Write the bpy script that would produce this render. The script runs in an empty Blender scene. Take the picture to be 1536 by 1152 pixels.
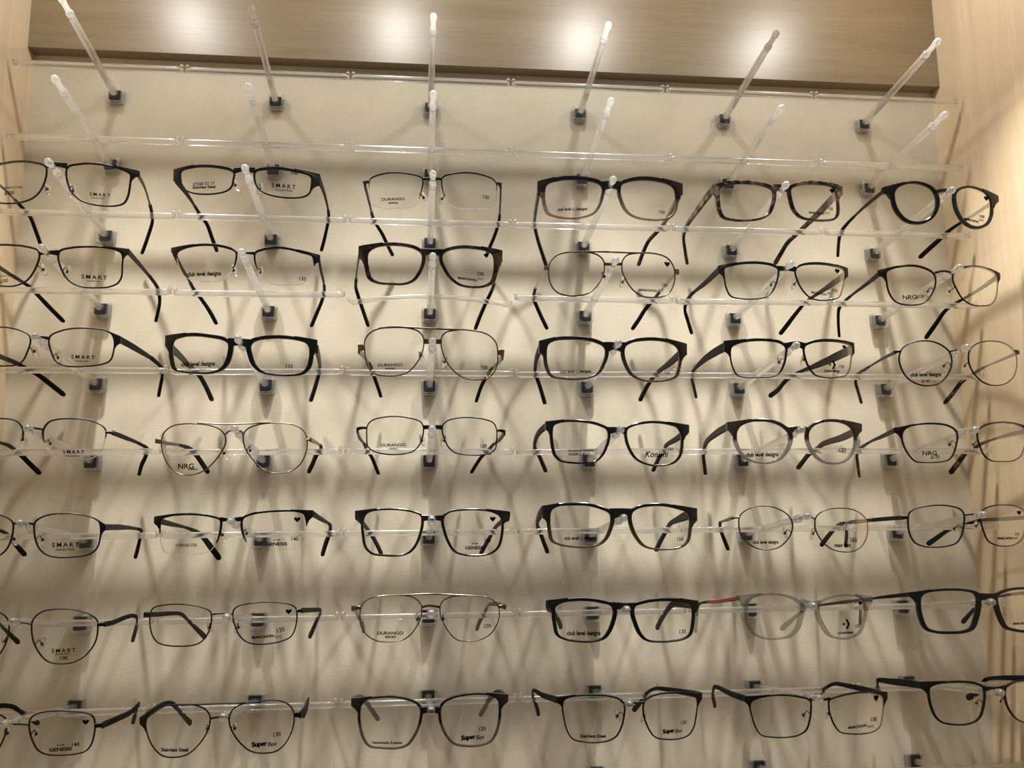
EXPO = 0.0
WALL_A = (0.62, 0.55, 0.44); WALL_B = (0.72, 0.645, 0.525)
MAPLE_A = (0.70, 0.535, 0.35); MAPLE_B = (0.81, 0.65, 0.45)
MAPLE_HA = (0.17, 0.115, 0.055); MAPLE_HB = (0.25, 0.175, 0.09)
KEYCOL = (1.0, 0.972, 0.895); FILLCOL = (1.0, 0.97, 0.89)
LX = (0.035, 0.297, 0.545, 0.800); LK = (0.95, 1.0, 1.12, 0.98); SOFT = 0.014
BEAM = 28; SPILL = 1.02; BEAM_DEG = 74; BEAM_TILT = 0.3; LY = 0.195; LZ = 0.185
FILL = 6; AMB = 0.26
import bpy, math, random
from mathutils import Vector, Matrix, Euler
random.seed(7)
SC = bpy.context.scene
COL = SC.collection

# ------------------------------------------------------------------ camera
F_PX = 1364.92                      # focal length for a 1536 px wide frame
ZO = 2.0                            # height of the top row of pegs above the floor
CAM = Vector((0.324747, -0.965080, -0.477248 + ZO))
RR = Vector((0.99434964, -0.10556633, -0.01116019))
RD = Vector((0.00668802, 0.16722216, -0.98589656))
RF = Vector((0.10594372, 0.98025124, 0.16698333))
cd = bpy.data.cameras.new('camera'); co = bpy.data.objects.new('camera', cd); COL.objects.link(co)
cd.sensor_width = 36.0; cd.lens = F_PX * 36.0 / 1536.0; cd.clip_start = 0.01
co.matrix_world = Matrix(((RR.x, -RD.x, -RF.x, CAM.x), (RR.y, -RD.y, -RF.y, CAM.y), (RR.z, -RD.z, -RF.z, CAM.z), (0, 0, 0, 1)))
SC.camera = co
SC.view_settings.view_transform = 'Standard'; SC.view_settings.look = 'None'
SC.view_settings.gamma = 1.0; SC.view_settings.use_curve_mapping = False
SC.view_settings.exposure = EXPO
SC.cycles.use_denoising = True
SC.cycles.transparent_max_bounces = 40; SC.cycles.transmission_bounces = 14; SC.cycles.max_bounces = 16
SC.cycles.caustics_reflective = False; SC.cycles.caustics_refractive = False
SC.cycles.sample_clamp_indirect = 4.0

def ray(u, v):
    return (RR * ((u - 768) / F_PX) + RD * ((v - 576) / F_PX) + RF)
def at_y(u, v, y):
    d = ray(u, v); return CAM + d * ((y - CAM.y) / d.y)

# ------------------------------------------------------------------ materials
def new_mat(name):
    m = bpy.data.materials.new(name); m.use_nodes = True
    nt = m.node_tree
    for n in list(nt.nodes): nt.nodes.remove(n)
    out = nt.nodes.new('ShaderNodeOutputMaterial')
    return m, nt, out
def N(nt, t, **kw):
    n = nt.nodes.new(t)
    for k, v in kw.items():
        if k in n.inputs: n.inputs[k].default_value = v
        else: setattr(n, k, v)
    return n
def pbr(name, col, rough=0.4, metal=0.0, spec=0.5, vary=0.0, scale=60.0):
    m, nt, out = new_mat(name)
    b = N(nt, 'ShaderNodeBsdfPrincipled', Roughness=rough, Metallic=metal)
    b.inputs['Specular IOR Level'].default_value = spec
    b.inputs['Base Color'].default_value = (*col, 1)
    if vary:
        tc = N(nt, 'ShaderNodeTexCoord'); no = N(nt, 'ShaderNodeTexNoise', Scale=scale, Detail=3.0)
        nt.links.new(tc.outputs['Object'], no.inputs['Vector'])
        mx = N(nt, 'ShaderNodeMix', data_type='RGBA')
        mx.inputs['A'].default_value = (*[c * (1 - vary) for c in col], 1); mx.inputs['B'].default_value = (*[min(1, c * (1 + vary)) for c in col], 1)
        nt.links.new(no.outputs['Fac'], mx.inputs['Factor']); nt.links.new(mx.outputs['Result'], b.inputs['Base Color'])
    nt.links.new(b.outputs[0], out.inputs[0])
    return m
def clear(name, glass=0.6, tint=(1, 1, 1), rough=0.03, ior=1.49):
    """clear acrylic: refracting body that still lets part of the lamp light through"""
    m, nt, out = new_mat(name)
    g = N(nt, 'ShaderNodeBsdfGlass', Roughness=rough, IOR=ior); g.inputs['Color'].default_value = (*tint, 1)
    t = N(nt, 'ShaderNodeBsdfTransparent'); t.inputs['Color'].default_value = (*tint, 1)
    mx = N(nt, 'ShaderNodeMixShader'); mx.inputs[0].default_value = glass
    nt.links.new(t.outputs[0], mx.inputs[1]); nt.links.new(g.outputs[0], mx.inputs[2]); nt.links.new(mx.outputs[0], out.inputs[0])
    return m
def bright_clear(name, light_scatter, glass):
    """clear acrylic: glass body; white scatter and sheen stand in for refracted lamp light"""
    m, nt, out = new_mat(name)
    g = N(nt, 'ShaderNodeBsdfGlass', Roughness=0.04, IOR=1.49); t = N(nt, 'ShaderNodeBsdfTransparent')
    tr = N(nt, 'ShaderNodeBsdfTranslucent'); tr.inputs['Color'].default_value = (1, 1, 1, 1)
    df = N(nt, 'ShaderNodeBsdfDiffuse'); df.inputs['Color'].default_value = (1, 1, 1, 1)
    gl = N(nt, 'ShaderNodeBsdfGlossy', Roughness=0.22)
    a = N(nt, 'ShaderNodeMixShader'); a.inputs[0].default_value = glass; nt.links.new(t.outputs[0], a.inputs[1]); nt.links.new(g.outputs[0], a.inputs[2])
    b = N(nt, 'ShaderNodeMixShader'); b.inputs[0].default_value = 0.5; nt.links.new(tr.outputs[0], b.inputs[1]); nt.links.new(df.outputs[0], b.inputs[2])
    c = N(nt, 'ShaderNodeMixShader'); c.inputs[0].default_value = light_scatter; nt.links.new(a.outputs[0], c.inputs[1]); nt.links.new(b.outputs[0], c.inputs[2])  # white put in for lamp light the acrylic would refract
    d = N(nt, 'ShaderNodeMixShader'); d.inputs[0].default_value = 0.06; nt.links.new(c.outputs[0], d.inputs[1]); nt.links.new(gl.outputs[0], d.inputs[2])
    nt.links.new(d.outputs[0], out.inputs[0]); return m
def lens_mat(name):
    m, nt, out = new_mat(name)
    fr = N(nt, 'ShaderNodeFresnel', IOR=1.5)
    g = N(nt, 'ShaderNodeBsdfGlossy', Roughness=0.04); g.inputs['Color'].default_value = (1, 1, 1, 1)
    t = N(nt, 'ShaderNodeBsdfTransparent'); t.inputs['Color'].default_value = (0.975, 0.975, 0.97, 1)
    mx = N(nt, 'ShaderNodeMixShader')
    k = N(nt, 'ShaderNodeMath', operation='MULTIPLY'); k.inputs[1].default_value = 0.3; nt.links.new(fr.outputs[0], k.inputs[0]); nt.links.new(k.outputs[0], mx.inputs[0]); nt.links.new(t.outputs[0], mx.inputs[1]); nt.links.new(g.outputs[0], mx.inputs[2]); nt.links.new(mx.outputs[0], out.inputs[0])
    return m
def tortoise(name, a, b, scale=110.0, rough=0.15, lo=0.45, hi=0.6):
    m, nt, out = new_mat(name)
    tc = N(nt, 'ShaderNodeTexCoord'); no = N(nt, 'ShaderNodeTexNoise', Scale=scale, Detail=2.0, Distortion=0.6)
    nt.links.new(tc.outputs['Object'], no.inputs['Vector'])
    cr = N(nt, 'ShaderNodeValToRGB'); cr.color_ramp.elements[0].position = lo; cr.color_ramp.elements[1].position = hi
    cr.color_ramp.elements[0].color = (*a, 1); cr.color_ramp.elements[1].color = (*b, 1)
    nt.links.new(no.outputs['Fac'], cr.inputs[0])
    p = N(nt, 'ShaderNodeBsdfPrincipled', Roughness=rough); p.inputs['Specular IOR Level'].default_value = 0.25
    nt.links.new(cr.outputs[0], p.inputs['Base Color']); nt.links.new(p.outputs[0], out.inputs[0])
    return m
def fade(name, top, bot, z_hi, z_lo, bot_clear=0.0, mottle=0.0):
    """acetate whose colour fades down the front (object z, metres)"""
    m, nt, out = new_mat(name)
    tc = N(nt, 'ShaderNodeTexCoord'); sx = N(nt, 'ShaderNodeSeparateXYZ'); nt.links.new(tc.outputs['Object'], sx.inputs[0])
    mr = N(nt, 'ShaderNodeMapRange'); mr.inputs['From Min'].default_value = z_lo; mr.inputs['From Max'].default_value = z_hi
    src = sx.outputs['Z']
    if mottle:
        no = N(nt, 'ShaderNodeTexNoise', Scale=140.0, Detail=2.0); nt.links.new(tc.outputs['Object'], no.inputs['Vector'])
        a = N(nt, 'ShaderNodeMath', operation='SUBTRACT'); a.inputs[1].default_value = 0.5; nt.links.new(no.outputs['Fac'], a.inputs[0])
        b = N(nt, 'ShaderNodeMath', operation='MULTIPLY_ADD'); b.inputs[1].default_value = mottle; nt.links.new(a.outputs[0], b.inputs[0]); nt.links.new(src, b.inputs[2]); src = b.outputs[0]
    nt.links.new(src, mr.inputs['Value'])
    mx = N(nt, 'ShaderNodeMix', data_type='RGBA'); mx.inputs['A'].default_value = (*bot, 1); mx.inputs['B'].default_value = (*top, 1)
    nt.links.new(mr.outputs[0], mx.inputs['Factor'])
    p = N(nt, 'ShaderNodeBsdfPrincipled', Roughness=0.2); p.inputs['Specular IOR Level'].default_value = 0.3; nt.links.new(mx.outputs['Result'], p.inputs['Base Color'])
    if bot_clear:
        t = N(nt, 'ShaderNodeBsdfTransparent'); t.inputs['Color'].default_value = (*[0.5 + 0.5 * c for c in bot], 1)
        f = N(nt, 'ShaderNodeMath', operation='MULTIPLY_ADD'); f.inputs[1].default_value = -bot_clear; f.inputs[2].default_value = bot_clear
        nt.links.new(mr.outputs[0], f.inputs[0])
        ms = N(nt, 'ShaderNodeMixShader'); nt.links.new(f.outputs[0], ms.inputs[0]); nt.links.new(p.outputs[0], ms.inputs[1]); nt.links.new(t.outputs[0], ms.inputs[2])
        nt.links.new(ms.outputs[0], out.inputs[0])
    else: nt.links.new(p.outputs[0], out.inputs[0])
    return m
def crystal(name, col, clearness):
    m, nt, out = new_mat(name)
    p = N(nt, 'ShaderNodeBsdfPrincipled', Roughness=0.08); p.inputs['Base Color'].default_value = (*col, 1)
    t = N(nt, 'ShaderNodeBsdfTransparent'); t.inputs['Color'].default_value = (0.84, 0.83, 0.81, 1)
    ms = N(nt, 'ShaderNodeMixShader'); ms.inputs[0].default_value = clearness
    nt.links.new(p.outputs[0], ms.inputs[1]); nt.links.new(t.outputs[0], ms.inputs[2]); nt.links.new(ms.outputs[0], out.inputs[0])
    return m
def wood(name, axis, a, b, rough=0.32, spec=0.5, coat=0.0):
    m, nt, out = new_mat(name)
    tc = N(nt, 'ShaderNodeTexCoord'); mp = N(nt, 'ShaderNodeMapping')
    mp.inputs['Scale'].default_value = {'x': (1.6, 30, 30), 'z': (30, 30, 1.6)}[axis]
    nt.links.new(tc.outputs['Object'], mp.inputs[0])
    n1 = N(nt, 'ShaderNodeTexNoise', Scale=2.2, Detail=6.0, Roughness=0.62, Distortion=0.5); nt.links.new(mp.outputs[0], n1.inputs['Vector'])
    mp2 = N(nt, 'ShaderNodeMapping'); mp2.inputs['Scale'].default_value = {'x': (9, 260, 260), 'z': (260, 260, 9)}[axis]
    nt.links.new(tc.outputs['Object'], mp2.inputs[0])
    n2 = N(nt, 'ShaderNodeTexNoise', Scale=2.0, Detail=3.0); nt.links.new(mp2.outputs[0], n2.inputs['Vector'])
    ad = N(nt, 'ShaderNodeMath', operation='MULTIPLY_ADD'); ad.inputs[1].default_value = 0.45
    nt.links.new(n2.outputs['Fac'], ad.inputs[0]); nt.links.new(n1.outputs['Fac'], ad.inputs[2])
    cr = N(nt, 'ShaderNodeValToRGB'); cr.color_ramp.elements[0].position = 0.5; cr.color_ramp.elements[1].position = 0.95
    cr.color_ramp.elements[0].color = (*a, 1); cr.color_ramp.elements[1].color = (*b, 1)
    nt.links.new(ad.outputs[0], cr.inputs[0])
    p = N(nt, 'ShaderNodeBsdfPrincipled', Roughness=rough); p.inputs['Specular IOR Level'].default_value = spec
    p.inputs['Coat Weight'].default_value = coat; p.inputs['Coat Roughness'].default_value = 0.36; p.inputs['Coat IOR'].default_value = 1.6
    nt.links.new(cr.outputs[0], p.inputs['Base Color']); nt.links.new(p.outputs[0], out.inputs[0])
    return m
def plaster(name, a, b):
    m, nt, out = new_mat(name)
    tc = N(nt, 'ShaderNodeTexCoord')
    n1 = N(nt, 'ShaderNodeTexNoise', Scale=16.0, Detail=5.0, Roughness=0.6); nt.links.new(tc.outputs['Object'], n1.inputs['Vector'])
    n2 = N(nt, 'ShaderNodeTexNoise', Scale=420.0, Detail=2.0); nt.links.new(tc.outputs['Object'], n2.inputs['Vector'])
    ad = N(nt, 'ShaderNodeMath', operation='MULTIPLY_ADD'); ad.inputs[1].default_value = 0.35
    nt.links.new(n2.outputs['Fac'], ad.inputs[0]); nt.links.new(n1.outputs['Fac'], ad.inputs[2])
    cr = N(nt, 'ShaderNodeValToRGB'); cr.color_ramp.elements[0].position = 0.45; cr.color_ramp.elements[1].position = 0.9
    cr.color_ramp.elements[0].color = (*a, 1); cr.color_ramp.elements[1].color = (*b, 1)
    nt.links.new(ad.outputs[0], cr.inputs[0])
    p = N(nt, 'ShaderNodeBsdfPrincipled', Roughness=0.5); p.inputs['Specular IOR Level'].default_value = 0.35
    bp = N(nt, 'ShaderNodeBump', Strength=0.06, Distance=0.002); nt.links.new(n2.outputs['Fac'], bp.inputs['Height']); nt.links.new(bp.outputs[0], p.inputs['Normal'])
    nt.links.new(cr.outputs[0], p.inputs['Base Color']); nt.links.new(p.outputs[0], out.inputs[0])
    return m

M = {}
M['wall'] = plaster('cream_laminate', WALL_A, WALL_B)
M['maple_v'] = wood('maple_upright', 'z', MAPLE_A, MAPLE_B)
M['maple_h'] = wood('maple_level_shaded', 'x', MAPLE_HA, MAPLE_HB, rough=0.42, spec=0.6, coat=1.0)  # same maple as the side panels, colour darkened for the valance's dimmer light
M['acrylic'] = bright_clear('clear_acrylic', 0.035, 0.6)
M['housing'] = bright_clear('clear_holder', 0.10, 0.45)
M['acrylic_bar'] = bright_clear('clear_acrylic_bar', 0.07, 0.65)
M['acrylic_tip'] = bright_clear('clear_acrylic_tip', 0.08, 0.75)
M['insert'] = pbr('black_insert', (0.012, 0.012, 0.013), 0.35)
M['lens'] = lens_mat('demo_lens')
M['lens_edge'] = clear('lens_edge', 0.75, rough=0.12)
M['pad'] = clear('silicone_pad', 0.7, rough=0.12)
M['print'] = pbr('lens_ink', (0.004, 0.004, 0.004), 0.9, spec=0.05)
M['print_red'] = pbr('lens_ink_red', (0.35, 0.02, 0.02), 0.6)
M['print_grey'] = pbr('lens_ink_grey', (0.05, 0.048, 0.045), 0.9, spec=0.05)
M['black'] = pbr('black_acetate', (0.003, 0.003, 0.0035), 0.18, spec=0.3)
M['matte'] = pbr('matte_black_acetate', (0.0035, 0.004, 0.0045), 0.4, spec=0.25)
M['navy'] = pbr('navy_acetate', (0.003, 0.0045, 0.009), 0.18, spec=0.3)
M['charcoal'] = tortoise('charcoal_acetate', (0.007, 0.0065, 0.007), (0.03, 0.023, 0.022), 70.0, rough=0.25)
M['bmetal'] = pbr('black_metal', (0.003, 0.0028, 0.003), 0.38, 0.0, spec=0.2)
M['brmetal'] = pbr('brown_metal', (0.006, 0.0035, 0.003), 0.38, 0.0, spec=0.2)
M['dkwire'] = pbr('dark_wire', (0.010, 0.0075, 0.007), 0.32, 0.1, spec=0.3)
M['gun'] = pbr('gunmetal', (0.055, 0.05, 0.045), 0.35, 0.7)
M['bronze'] = pbr('bronze_wire', (0.11, 0.072, 0.045), 0.28, 0.8)
M['gold'] = pbr('copper_wire', (0.12, 0.075, 0.05), 0.25, 0.8)
M['silver'] = pbr('pale_metal', (0.50, 0.46, 0.40), 0.25, 0.9)
M['tort'] = tortoise('tortoise_acetate', (0.010, 0.007, 0.006), (0.15, 0.10, 0.07), 95.0, lo=0.48, hi=0.66)
M['dtort'] = tortoise('dark_tortoise', (0.005, 0.004, 0.004), (0.045, 0.028, 0.018), 90.0, rough=0.25)
M['sleeve'] = pbr('black_temple_sleeve', (0.0012, 0.0012, 0.0012), 0.5, spec=0.1)
M['tsleeve'] = tortoise('tortoise_sleeve', (0.012, 0.006, 0.005), (0.16, 0.09, 0.06), 160.0, lo=0.5, hi=0.68)
M['brown'] = pbr('brown_acetate', (0.03, 0.022, 0.017), 0.5, spec=0.15)
M['greytemple'] = pbr('grey_temple', (0.014, 0.0125, 0.0105), 0.55, 0.0, spec=0.12)
M['f_tort'] = fade('black_to_clear_tortoise', (0.008, 0.005, 0.005), (0.35, 0.24, 0.15), -0.006, -0.024, 0.6, 0.025)
M['f_olive'] = fade('black_to_olive', (0.006, 0.006, 0.006), (0.085, 0.07, 0.03), -0.005, -0.03)
M['f_olive2'] = fade('black_to_brown_olive', (0.006, 0.006, 0.006), (0.13, 0.105, 0.05), -0.006, -0.03)
M['f_clear'] = fade('brown_to_clear', (0.035, 0.024, 0.02), (0.42, 0.44, 0.47), -0.008, -0.0115, 0.55)
M['f_smoke'] = fade('brown_to_smoke', (0.012, 0.008, 0.008), (0.16, 0.135, 0.125), -0.0105, -0.0155, 0.3)
M['crystal'] = crystal('grey_crystal', (0.25, 0.24, 0.23), 0.74)
M['coral'] = pbr('coral_temple', (0.32, 0.10, 0.07), 0.4)

# ------------------------------------------------------------------ object helpers
def mesh_obj(name, verts, faces, mats, parent=None, origin=None, fm=None, smooth=False):
    me = bpy.data.meshes.new(name)
    if origin is not None: verts = [tuple(Vector(v) - origin) for v in verts]
    me.from_pydata([tuple(v) for v in verts], [], faces)
    for m in (mats if isinstance(mats, list) else [mats]): me.materials.append(m)
    if fm: me.polygons.foreach_set('material_index', fm)
    if smooth: me.polygons.foreach_set('use_smooth', [True] * len(me.polygons))
    me.update()
    o = bpy.data.objects.new(name, me); COL.objects.link(o)
    if parent is not None: o.parent = parent
    return o
def tag(o, label, cat, group=None):
    o['label'] = label; o['category'] = cat
    if group: o['group'] = group
def empty(name, loc):
    e = bpy.data.objects.new(name, None); COL.objects.link(e); e.location = loc; e.empty_display_size = 0.01
    return e
def box(a, b):
    (x0, y0, z0), (x1, y1, z1) = a, b
    v = [(x0, y0, z0), (x1, y0, z0), (x1, y1, z0), (x0, y1, z0), (x0, y0, z1), (x1, y0, z1), (x1, y1, z1), (x0, y1, z1)]
    return v, [(0, 3, 2, 1), (4, 5, 6, 7), (0, 1, 5, 4), (1, 2, 6, 5), (2, 3, 7, 6), (3, 0, 4, 7)]
def struct(name, a, b, m):
    v, f = box(a, b); o = mesh_obj(name, v, f, m); o['kind'] = 'structure'; return o
def sweep(rings, cap=True):
    """rings: list of equal-length point lists -> verts, faces"""
    V = []; Fc = []; n = len(rings[0])
    for r in rings: V += [tuple(p) for p in r]
    for i in range(len(rings) - 1):
        for k in range(n):
            a = i * n + k; b = i * n + (k + 1) % n
            Fc.append((a, b, b + n, a + n))
    if cap:
        Fc.append(tuple(range(n - 1, -1, -1))); Fc.append(tuple((len(rings) - 1) * n + k for k in range(n)))
    return V, Fc
def cat(parts):
    V = []; Fc = []
    for v, f in parts:
        o = len(V); V += list(v); Fc += [tuple(i + o for i in q) for q in f]
    return V, Fc
def spline(P, n, closed=False):
    """Catmull-Rom through tuples of any dimension, n samples per span"""
    P = [tuple(map(float, p)) for p in P]; L = len(P); out = []
    if not closed and L == 2: 
        return [tuple(a + (b - a) * k / n for a, b in zip(*P)) for k in range(n + 1)]
    spans = L if closed else L - 1
    for i in range(spans):
        p1, p2 = P[i % L], P[(i + 1) % L]
        if closed: p0, p3 = P[(i - 1) % L], P[(i + 2) % L]
        else:
            p0 = P[i - 1] if i > 0 else tuple(2 * a - b for a, b in zip(p1, p2))
            p3 = P[i + 2] if i + 2 < L else tuple(2 * b - a for a, b in zip(p1, p2))
        # centripetal parameterisation
        def dist(a, b): return max(1e-9, sum((x - y) ** 2 for x, y in zip(a, b)) ** 0.25)
        t0 = 0; t1 = t0 + dist(p0, p1); t2 = t1 + dist(p1, p2); t3 = t2 + dist(p2, p3)
        for k in range(n):
            t = t1 + (t2 - t1) * k / n; pt = []
            for a, b, c, d in zip(p0, p1, p2, p3):
                A1 = (t1 - t) / (t1 - t0) * a + (t - t0) / (t1 - t0) * b
                A2 = (t2 - t) / (t2 - t1) * b + (t - t1) / (t2 - t1) * c
                A3 = (t3 - t) / (t3 - t2) * c + (t - t2) / (t3 - t2) * d
                B1 = (t2 - t) / (t2 - t0) * A1 + (t - t0) / (t2 - t0) * A2
                B2 = (t3 - t) / (t3 - t1) * A2 + (t - t1) / (t3 - t1) * A3
                pt.append((t2 - t) / (t2 - t1) * B1 + (t - t1) / (t2 - t1) * B2)
            out.append(tuple(pt))
    if not closed: out.append(P[-1])
    return out

def ellipsoid(c, A, B, Cc, nu=12, nv=7):
    V = []; Fc = []
    for j in range(nv + 1):
        ph = -math.pi / 2 + math.pi * j / nv
        for i in range(nu):
            th = 2 * math.pi * i / nu; V.append(c + A * (math.cos(ph) * math.cos(th)) + B * (math.cos(ph) * math.sin(th)) + Cc * math.sin(ph))
    for j in range(nv):
        for i in range(nu): Fc.append((j * nu + i, j * nu + (i + 1) % nu, (j + 1) * nu + (i + 1) % nu, (j + 1) * nu + i))
    return V, Fc

# ------------------------------------------------------------------ setting
DX, DZ = 0.17, 0.0792877
XL, XR = -0.0895, 0.9430
ZV = 0.0465 + ZO                      # underside of the valance
struct('wall_back', (XL - 0.02, 0.0, 0.0), (XR + 0.02, 0.02, ZO + 0.6), M['wall'])
struct('wall_left', (XL - 0.02, -0.62, 0.0), (XL, 0.0, ZO + 0.6), M['maple_v'])
struct('wall_right', (XR, -0.62, 0.0), (XR + 0.02, 0.0, ZO + 0.6), M['maple_v'])
struct('floor', (-2.0, -4.0, -0.05), (3.0, 0.02, 0.0), pbr('grey_carpet', (0.22, 0.20, 0.18), 0.9, vary=0.2, scale=200.0))
struct('trim_1', (XL, -0.017, ZV), (XR, 0.0, ZO + 0.6), M['maple_h'])

# ------------------------------------------------------------------ lamps: four recessed downlights in the canopy above
for x, lk in zip(LX, LK):
    for kind, e in (('beam', BEAM), ('spill', SPILL)):
        ld = bpy.data.lights.new('downlight_' + kind, 'SPOT' if kind == 'beam' else 'POINT')
        ld.energy = e * lk; ld.color = KEYCOL; ld.shadow_soft_size = SOFT
        if kind == 'beam': ld.spot_size = math.radians(BEAM_DEG); ld.spot_blend = 1.0
        lo = bpy.data.objects.new('downlight_' + kind, ld); COL.objects.link(lo)
        lo.location = (x, -LY, ZO + LZ); lo.rotation_euler = (math.radians(BEAM_TILT), 0, 0)
# added fill light with no visible source, high up in front of the display
ld = bpy.data.lights.new('fill_light', 'AREA'); ld.shape = 'RECTANGLE'; ld.size = 1.8; ld.size_y = 1.2; ld.energy = FILL; ld.color = FILLCOL
lo = bpy.data.objects.new('fill_light', ld); COL.objects.link(lo); lo.location = (0.3, -1.8, 4.3)
lo.rotation_euler = (Vector((0.4, 0, 1.6)) - lo.location).to_track_quat('-Z', 'Y').to_euler()
w = bpy.data.worlds.new('world'); SC.world = w; w.use_nodes = True
w.node_tree.nodes['Background'].inputs[0].default_value = (1.0, 0.96, 0.87, 1); w.node_tree.nodes['Background'].inputs[1].default_value = AMB

# ------------------------------------------------------------------ display pegs
PV = Vector((0.0, -0.167038, 0.0154311)); PL = PV.length; PD = PV.normalized()
PU = Vector((0, -PD.z, PD.y)) * -1.0 if PD.y > 0 else Vector((0, PD.z, -PD.y))
PS = Vector((1, 0, 0))
def pring(t, w, h, n=12, sq=3.2):
    c = PV * t; out = []
    for k in range(n):
        a = 2 * math.pi * (k + 0.5) / n
        ca, sa = math.cos(a), math.sin(a); r = (abs(ca) ** sq + abs(sa) ** sq) ** (-1 / sq)
        out.append(c + PS * (ca * r * w) + PU * (sa * r * h))
    return out
def make_bracket():
    # U-shaped clear holder open at the top, rounded lower corners
    path = [(-0.0076, 0.0072, -1, 0), (-0.0076, -0.0040, -1, 0)]
    for k in range(1, 7):
        a = math.pi + (math.pi / 2) * k / 6; path.append((-0.0038 + 0.0038 * math.cos(a), -0.0042 + 0.0038 * math.sin(a), math.cos(a), math.sin(a)))
    for k in range(0, 6):
        a = 1.5 * math.pi + (math.pi / 2) * k / 6; path.append((0.0038 + 0.0038 * math.cos(a), -0.0042 + 0.0038 * math.sin(a), math.cos(a), math.sin(a)))
    path += [(0.0076, -0.0040, 1, 0), (0.0076, 0.0072, 1, 0)]
    R = []
    for x, z, nx, nz in path:
        r = []
        for o, y in ((-0.0013, -0.0003), (0.0013, -0.0003), (0.0013, -0.0092), (0.0008, -0.0098), (-0.0008, -0.0098), (-0.0013, -0.0092)): r.append(Vector((x + nx * o, y, z + nz * o)))
        R.append(r)
    return sweep(R)
def make_insert():
    return box((-0.0061, -0.0058, -0.0064), (0.0061, -0.0003, 0.0062))
def make_rod():
    R = []
    for t, w, h in ((0.021, 0.0012, 0.0012), (0.062, 0.0036, 0.0034), (0.5, 0.0033, 0.0033), (0.80, 0.0031, 0.0031), (0.835, 0.0031, 0.0032)):
        R.append(pring(t, w, h))
    return sweep(R)
def make_tip():
    R = []
    for t, w, h in ((0.832, 0.0029, 0.0029), (0.842, 0.0036, 0.0038), (0.858, 0.0036, 0.0038), (0.868, 0.0026, 0.0024), (0.885, 0.0026, 0.0023), (0.93, 0.0026, 0.0023),
                    (0.945, 0.0028, 0.0028), (0.958, 0.0033, 0.0034), (0.975, 0.0034, 0.0035), (0.99, 0.0028, 0.0028), (1.0, 0.0012, 0.0012)):
        R.append(pring(t, w, h, 16, 2.4))
    return sweep(R)
def make_bar(droop=0.0, h=0.0029, d=0.0029, half=0.0838):
    c = PV * 0.355 + PU * -0.0008; R = []
    for k in range(-16, 17):
        s = k / 16.0; x = s * half; z = -droop * s * s
        e = 1.0 if abs(k) < 16 else 0.55
        if droop and abs(k) == 16: z += 0.0045
        r = []
        for q in range(16):
            a = 2 * math.pi * (q + 0.5) / 16; ca, sa = math.cos(a), math.sin(a); rr = (abs(ca) ** 7 + abs(sa) ** 7) ** (-1 / 7)
            r.append(c + Vector((x, ca * rr * d * e, z + sa * rr * h * e)))
        R.append(r)
    parts = [sweep(R)]
    if not droop:                                           # little rounded stop at each end
        for s in (-1, 1): parts.append(ellipsoid(c + Vector((s * (half - 0.0016), 0, h + 0.0008)), Vector((0.0022, 0, 0)), Vector((0, 0.0024, 0)), Vector((0, 0, 0.0024)), 12, 7))
    return cat(parts)
PEG = {'mounting_bracket': (make_bracket(), 'housing'), 'rod': (make_rod(), 'acrylic'), 'peg_tip': (make_tip(), 'acrylic_tip'), 'crossbar': (make_bar(), 'acrylic_bar')}
def peg_base(i, j): return Vector((i * DX, 0, ZO - (j - 1) * DZ))
def make_peg(loc, label, droop=0.0):
    r = empty('display_peg', loc); tag(r, label, 'display peg', 'clear display pegs')
    for nm, ((v, f), m) in PEG.items():
        if nm == 'crossbar' and droop: v, f = make_bar(droop, 0.0021, 0.0026)
        o = mesh_obj(nm, v, f, M[m], r, smooth=(nm != 'mounting_bracket'))
        if nm == 'mounting_bracket':
            v2, f2 = make_insert(); b = mesh_obj('bracket_insert', v2, f2, M['insert'], o); b['label'] = 'black square insert'
    return r
def copy_tree(o, parent=None):
    c = o.copy(); COL.objects.link(c); c.parent = parent
    for ch in list(o.children): copy_tree(ch, c)
    return c
ORD = ['leftmost', 'second from left', 'third from left', 'fourth from left', 'fifth from left', 'rightmost']
ROWN = {3: 'top', 4: 'second', 5: 'third', 6: 'fourth', 7: 'fifth', 8: 'sixth', 9: 'bottom'}

# ------------------------------------------------------------------ lens prints
TXT = {}
def text_mesh(s, bold=0.0, spacing=1.0, shear=0.0):
    key = (s, bold, spacing, shear)
    if key in TXT: return TXT[key]
    c = bpy.data.curves.new('txt', 'FONT'); c.body = s; c.align_x = 'CENTER'; c.align_y = 'CENTER'; c.size = 1.0
    c.offset = bold; c.space_character = spacing; c.shear = shear; c.resolution_u = 3; c.fill_mode = 'FRONT'
    o = bpy.data.objects.new('txt', c); COL.objects.link(o); bpy.context.view_layer.update()
    dg = bpy.context.evaluated_depsgraph_get(); me = bpy.data.meshes.new_from_object(o.evaluated_get(dg))
    V = [(v.co.x, v.co.y) for v in me.vertices]; Fc = [tuple(p.vertices) for p in me.polygons]
    bpy.data.objects.remove(o); bpy.data.curves.remove(c); bpy.data.meshes.remove(me)
    x0 = min(v[0] for v in V); x1 = max(v[0] for v in V); y0 = min(v[1] for v in V); y1 = max(v[1] for v in V)
    V = [((x - (x0 + x1) / 2) / (x1 - x0), (y - (y0 + y1) / 2) / (x1 - x0)) for x, y in V]     # unit width
    TXT[key] = (V, Fc); return TXT[key]
def poly(pts): return [(x, y) for x, y in pts], [tuple(range(len(pts)))]
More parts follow.
